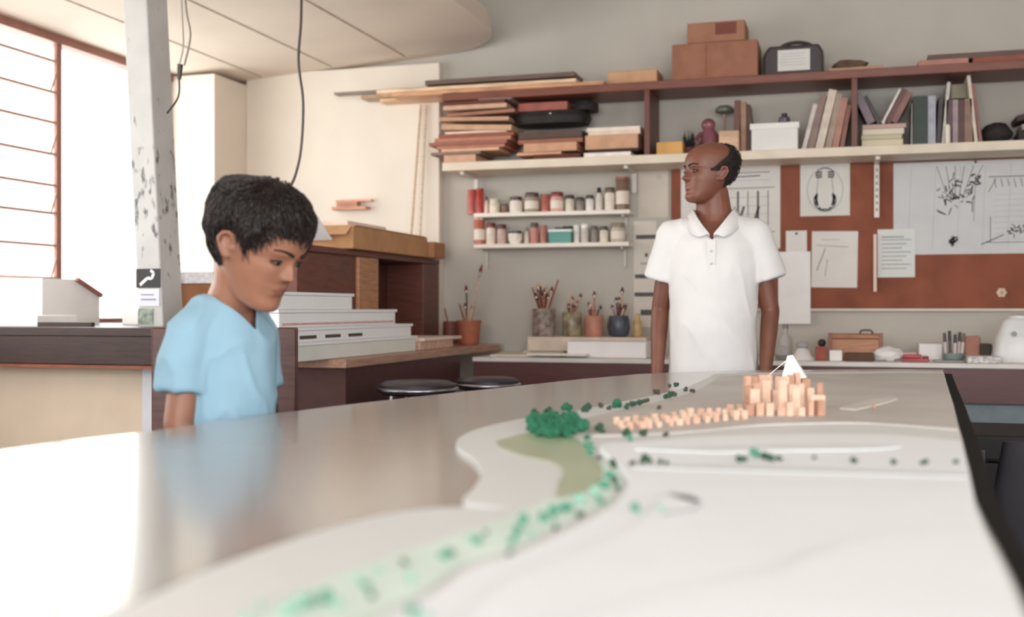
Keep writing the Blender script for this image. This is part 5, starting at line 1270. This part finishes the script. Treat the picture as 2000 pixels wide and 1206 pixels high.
# trousers and shoes
b = MB(); b.M = MS; b.loft([(.76, 0, 0, .155, .115), (.86, 0, 0, .168, .12), (.93, 0, 0, .160, .117)])
for sg in (-1, 1): b.chain([(sg*.075, 0, .80, .10), (sg*.092, 0, .50, .085), (sg*.095, .02, .14, .072)])
put_local('trousers', remesh(b, .008, 4), man, phiM, mat('#3c3a44', .8, .08, 10))
for sg in (-1, 1):
    b = MB(); b.chain([(sg*.095, .035, .055, .050), (sg*.10, -.10, .045, .044), (sg*.10, -.165, .04, .038)])
    m_ = remesh(b, .006, 3)
    for v in m_.vertices: v.co.z = max(v.co.z, .001)
    put_local('shoe', m_, man, phiM, mat('#2a211d', .4))

# ---- boy ------------------------------------------------------------------
bp_ = atd(440, 603, 2.10); boy = thing('person', 'dark-haired boy in a light blue T-shirt looking down at the model', 'person', (bp_.x, bp_.y, 0))
phiB = TH+R(58); W = Matrix.Translation(WL[boy]) @ Matrix.Rotation(phiB, 4, 'Z')
HB = .212; MBY = Matrix.Translation((0, -.080, 1.199)) @ Matrix.Rotation(R(8), 4, 'Z') @ Matrix.Rotation(R(27), 4, 'X') @ Matrix.Translation((0, 0, -.5*HB))
SKB = mat('#9a6a54', .45, .06, 14, .02, sss=.10, bscale=250); LIPB = mat('#8c5848', .4, .05)
BS = Matrix.Translation((0, 0, .045)) @ Matrix.Diagonal((.73, .86, 1, 1))
b = MB(); b.M = BS
b.loft([(.58, 0, 0, .105, .075), (.68, 0, 0, .108, .078), (.80, 0, 0, .10, .075), (.90, 0, 0, .108, .078), (.98, 0, .002, .112, .076), (1.03, 0, .005, .095, .062), (1.06, 0, .005, .05, .045)])
b.M = Matrix(); b.chain([(0, .01, 1.03, .045), (0, .0, 1.07, .042), (0, -.028, 1.125, .042), (0, -.035, 1.15, .045)])
for sg in (-1, 1):
    b.M = BS
    el = (-.140, .012, .83) if sg < 0 else (.135, .03, .83); wr_ = (-.12, -.03, .655) if sg < 0 else (.12, -.07, .66)
    b.chain([(sg*.05, 0, 1.015, .04), (sg*.110, 0, .985, .040), (*el, .034), (el[0]*.97, (el[1]+wr_[1])/2, (el[2]+wr_[2])/2+.02, .030), (*wr_, .021)])
    fingers(b, Vector(wr_), (0, -.2, -1), (-sg*.2, -1, .1), (-sg, .2, 0), .78)
    b.M = Matrix()
    b.chain([(sg*.055, 0, .62, .075), (sg*.06, 0, .36, .05), (sg*.06, .01, .30, .043), (sg*.065, .02, .09, .03), (sg*.065, .015, .05, .032)])
    b.chain([(sg*.065, .02, .036, .032), (sg*.068, -.09, .026, .022), (sg*.068, -.115, .022, .019)])
head_mesh(b, MBY, HB, 1)
me = remesh(b, .0034, 2, .5)
me.transform(W); me.materials.append(SKB); me.materials.append(LIPB)
WMi = (W @ MBY).inverted()
for p in me.polygons:
    p.use_smooth = True; v = (WMi @ p.center)/HB
    if v.y < -.33 and .198 < v.z < .282 and abs(v.x) < .10*(1-abs(v.z-.238)/.06): p.material_index = 1
putmesh('body', me, boy, None)
eyes(boy, MBY, HB, W)
def in_boy(z, a):
    a = abs((a+math.pi) % (2*math.pi)-math.pi)
    if a < .95: low = .725+.015*math.sin(a*9)-.13*max(0, a-.6)
    elif a < 1.28: low = .665-.0-(a-.95)*.62
    elif a < 1.75: low = .46+.12*math.sin((a-1.28)/.47*math.pi)
    else: low = .46-.22*min(1, (a-1.75)/.5)
    return z-low
HAIRB = mat('#1f1411', .5, .25, 70, .5, stretch=(1, 1, .3))
scalp(boy, MBY, HB, W, in_boy, .055, HAIRB, 'hair', 1, .024, 2600, .16, 9)
# T-shirt
b = MB(); b.M = BS
b.loft([(.60, 0, 0, .132, .098), (.70, 0, 0, .13, .098), (.80, 0, -.003, .124, .094), (.90, 0, -.004, .128, .096), (.98, 0, 0, .132, .093), (1.015, 0, .006, .112, .08), (1.050, 0, .008, .072, .062), (1.075, 0, .01, .055, .052)], 40)
for sg in (-1, 1):
    b.chain([(sg*.05, .004, 1.015, .052), (sg*.110, .002, .982, .050)])
    e2 = (-.130, .009, .905) if sg < 0 else (.130, .014, .905)
    b.chain([(sg*.110, .002, .982, .050), (e2[0]*.97, e2[1], .94, .052)])
    b.cone((e2[0]*.97, e2[1], .945), (e2[0]*1.03, e2[1], .885), .052, .0545, 24)
me = remesh(b, .0045, 6, .6); cloth_post(me, .0055, 10, 8)
cut(me, [((0, 0, .61), (0, 0, 1)), ((0, 0, 1.040), (-1.3, 0, 1)), ((0, 0, 1.040), (1.3, 0, 1)), ((0, 0, 1.104), (0, .35, 1))],
    lambda c: c.z < .61 or (c.z-1.104+.35*c.y > 0) or (c.y < 0 and c.z > 1.040+1.3*abs(c.x) and abs(c.x) < .055))
SHB = mat('#8cafc2', .85, .03, 8, .08, bscale=300)
ts = put_local('t_shirt', me, boy, phiB, SHB); so = ts.modifiers.new('s', 'SOLIDIFY'); so.thickness = .0035; so.offset = 1
b = MB(); b.loft([(.54, 0, 0, .115, .085), (.62, 0, 0, .12, .088), (.67, 0, 0, .115, .085)])
for sg in (-1, 1): b.chain([(sg*.058, 0, .58, .085), (sg*.062, 0, .34, .068)])
put_local('shorts', remesh(b, .007, 4), boy, phiB, mat('#2f3a55', .8, .08, 10))
for sg in (-1, 1):
    b = MB(); b.chain([(sg*.065, .022, .042, .038), (sg*.068, -.085, .034, .032), (sg*.068, -.12, .03, .028)]); m_ = remesh(b, .005, 3)
    for v in m_.vertices: v.co.z = max(v.co.z, .001)
    put_local('shoe', m_, boy, phiB, mat('#4a3a33', .5))

# ------------------------------------------------------------------ wooden chair behind the boy
def cam2(u, d, z): p = atd(u, 603, d); return Vector((p.x, p.y, z))
ch = thing('wooden_chair', 'dark wooden high-backed chair standing behind the boy', 'chair', cam2(445, 2.75, 0))
CW = mat('#55322a', .4, .15, 10, .03, stretch=(1, 1, 8))
A, B_ = cam2(318, 2.62, 0), cam2(562, 2.62, 0); dx = (B_-A).normalized(); dyv = Vector((-dx.y, dx.x, 0)); zt3 = CZ-(640-603)*2.62/F
M = Matrix.Translation(A) @ Matrix(((dx.x, dyv.x, 0, 0), (dx.y, dyv.y, 0, 0), (0, 0, 1, 0), (0, 0, 0, 1))); wch = (B_-A).length
for x in (0, wch): b = MB(); b.M = M; b.box(x-.021, x+.021, -.02, .02, 0, zt3); b.build('back_post', CW, ch, bevel=.004)
for z_ in (.62, .78, zt3-.10): b = MB(); b.M = M; b.box(.022, wch-.022, -.012, .012, z_, z_+.08); b.build('back_slat', CW, ch, bevel=.003)
b = MB(); b.M = M; b.box(-.02, wch+.02, .022, .36, .43, .46); b.build('seat', CW, ch, bevel=.004)
for x in (.01, wch-.01): b = MB(); b.M = M; b.box(x-.02, x+.02, .31, .35, 0, .429); b.build('leg', CW, ch)
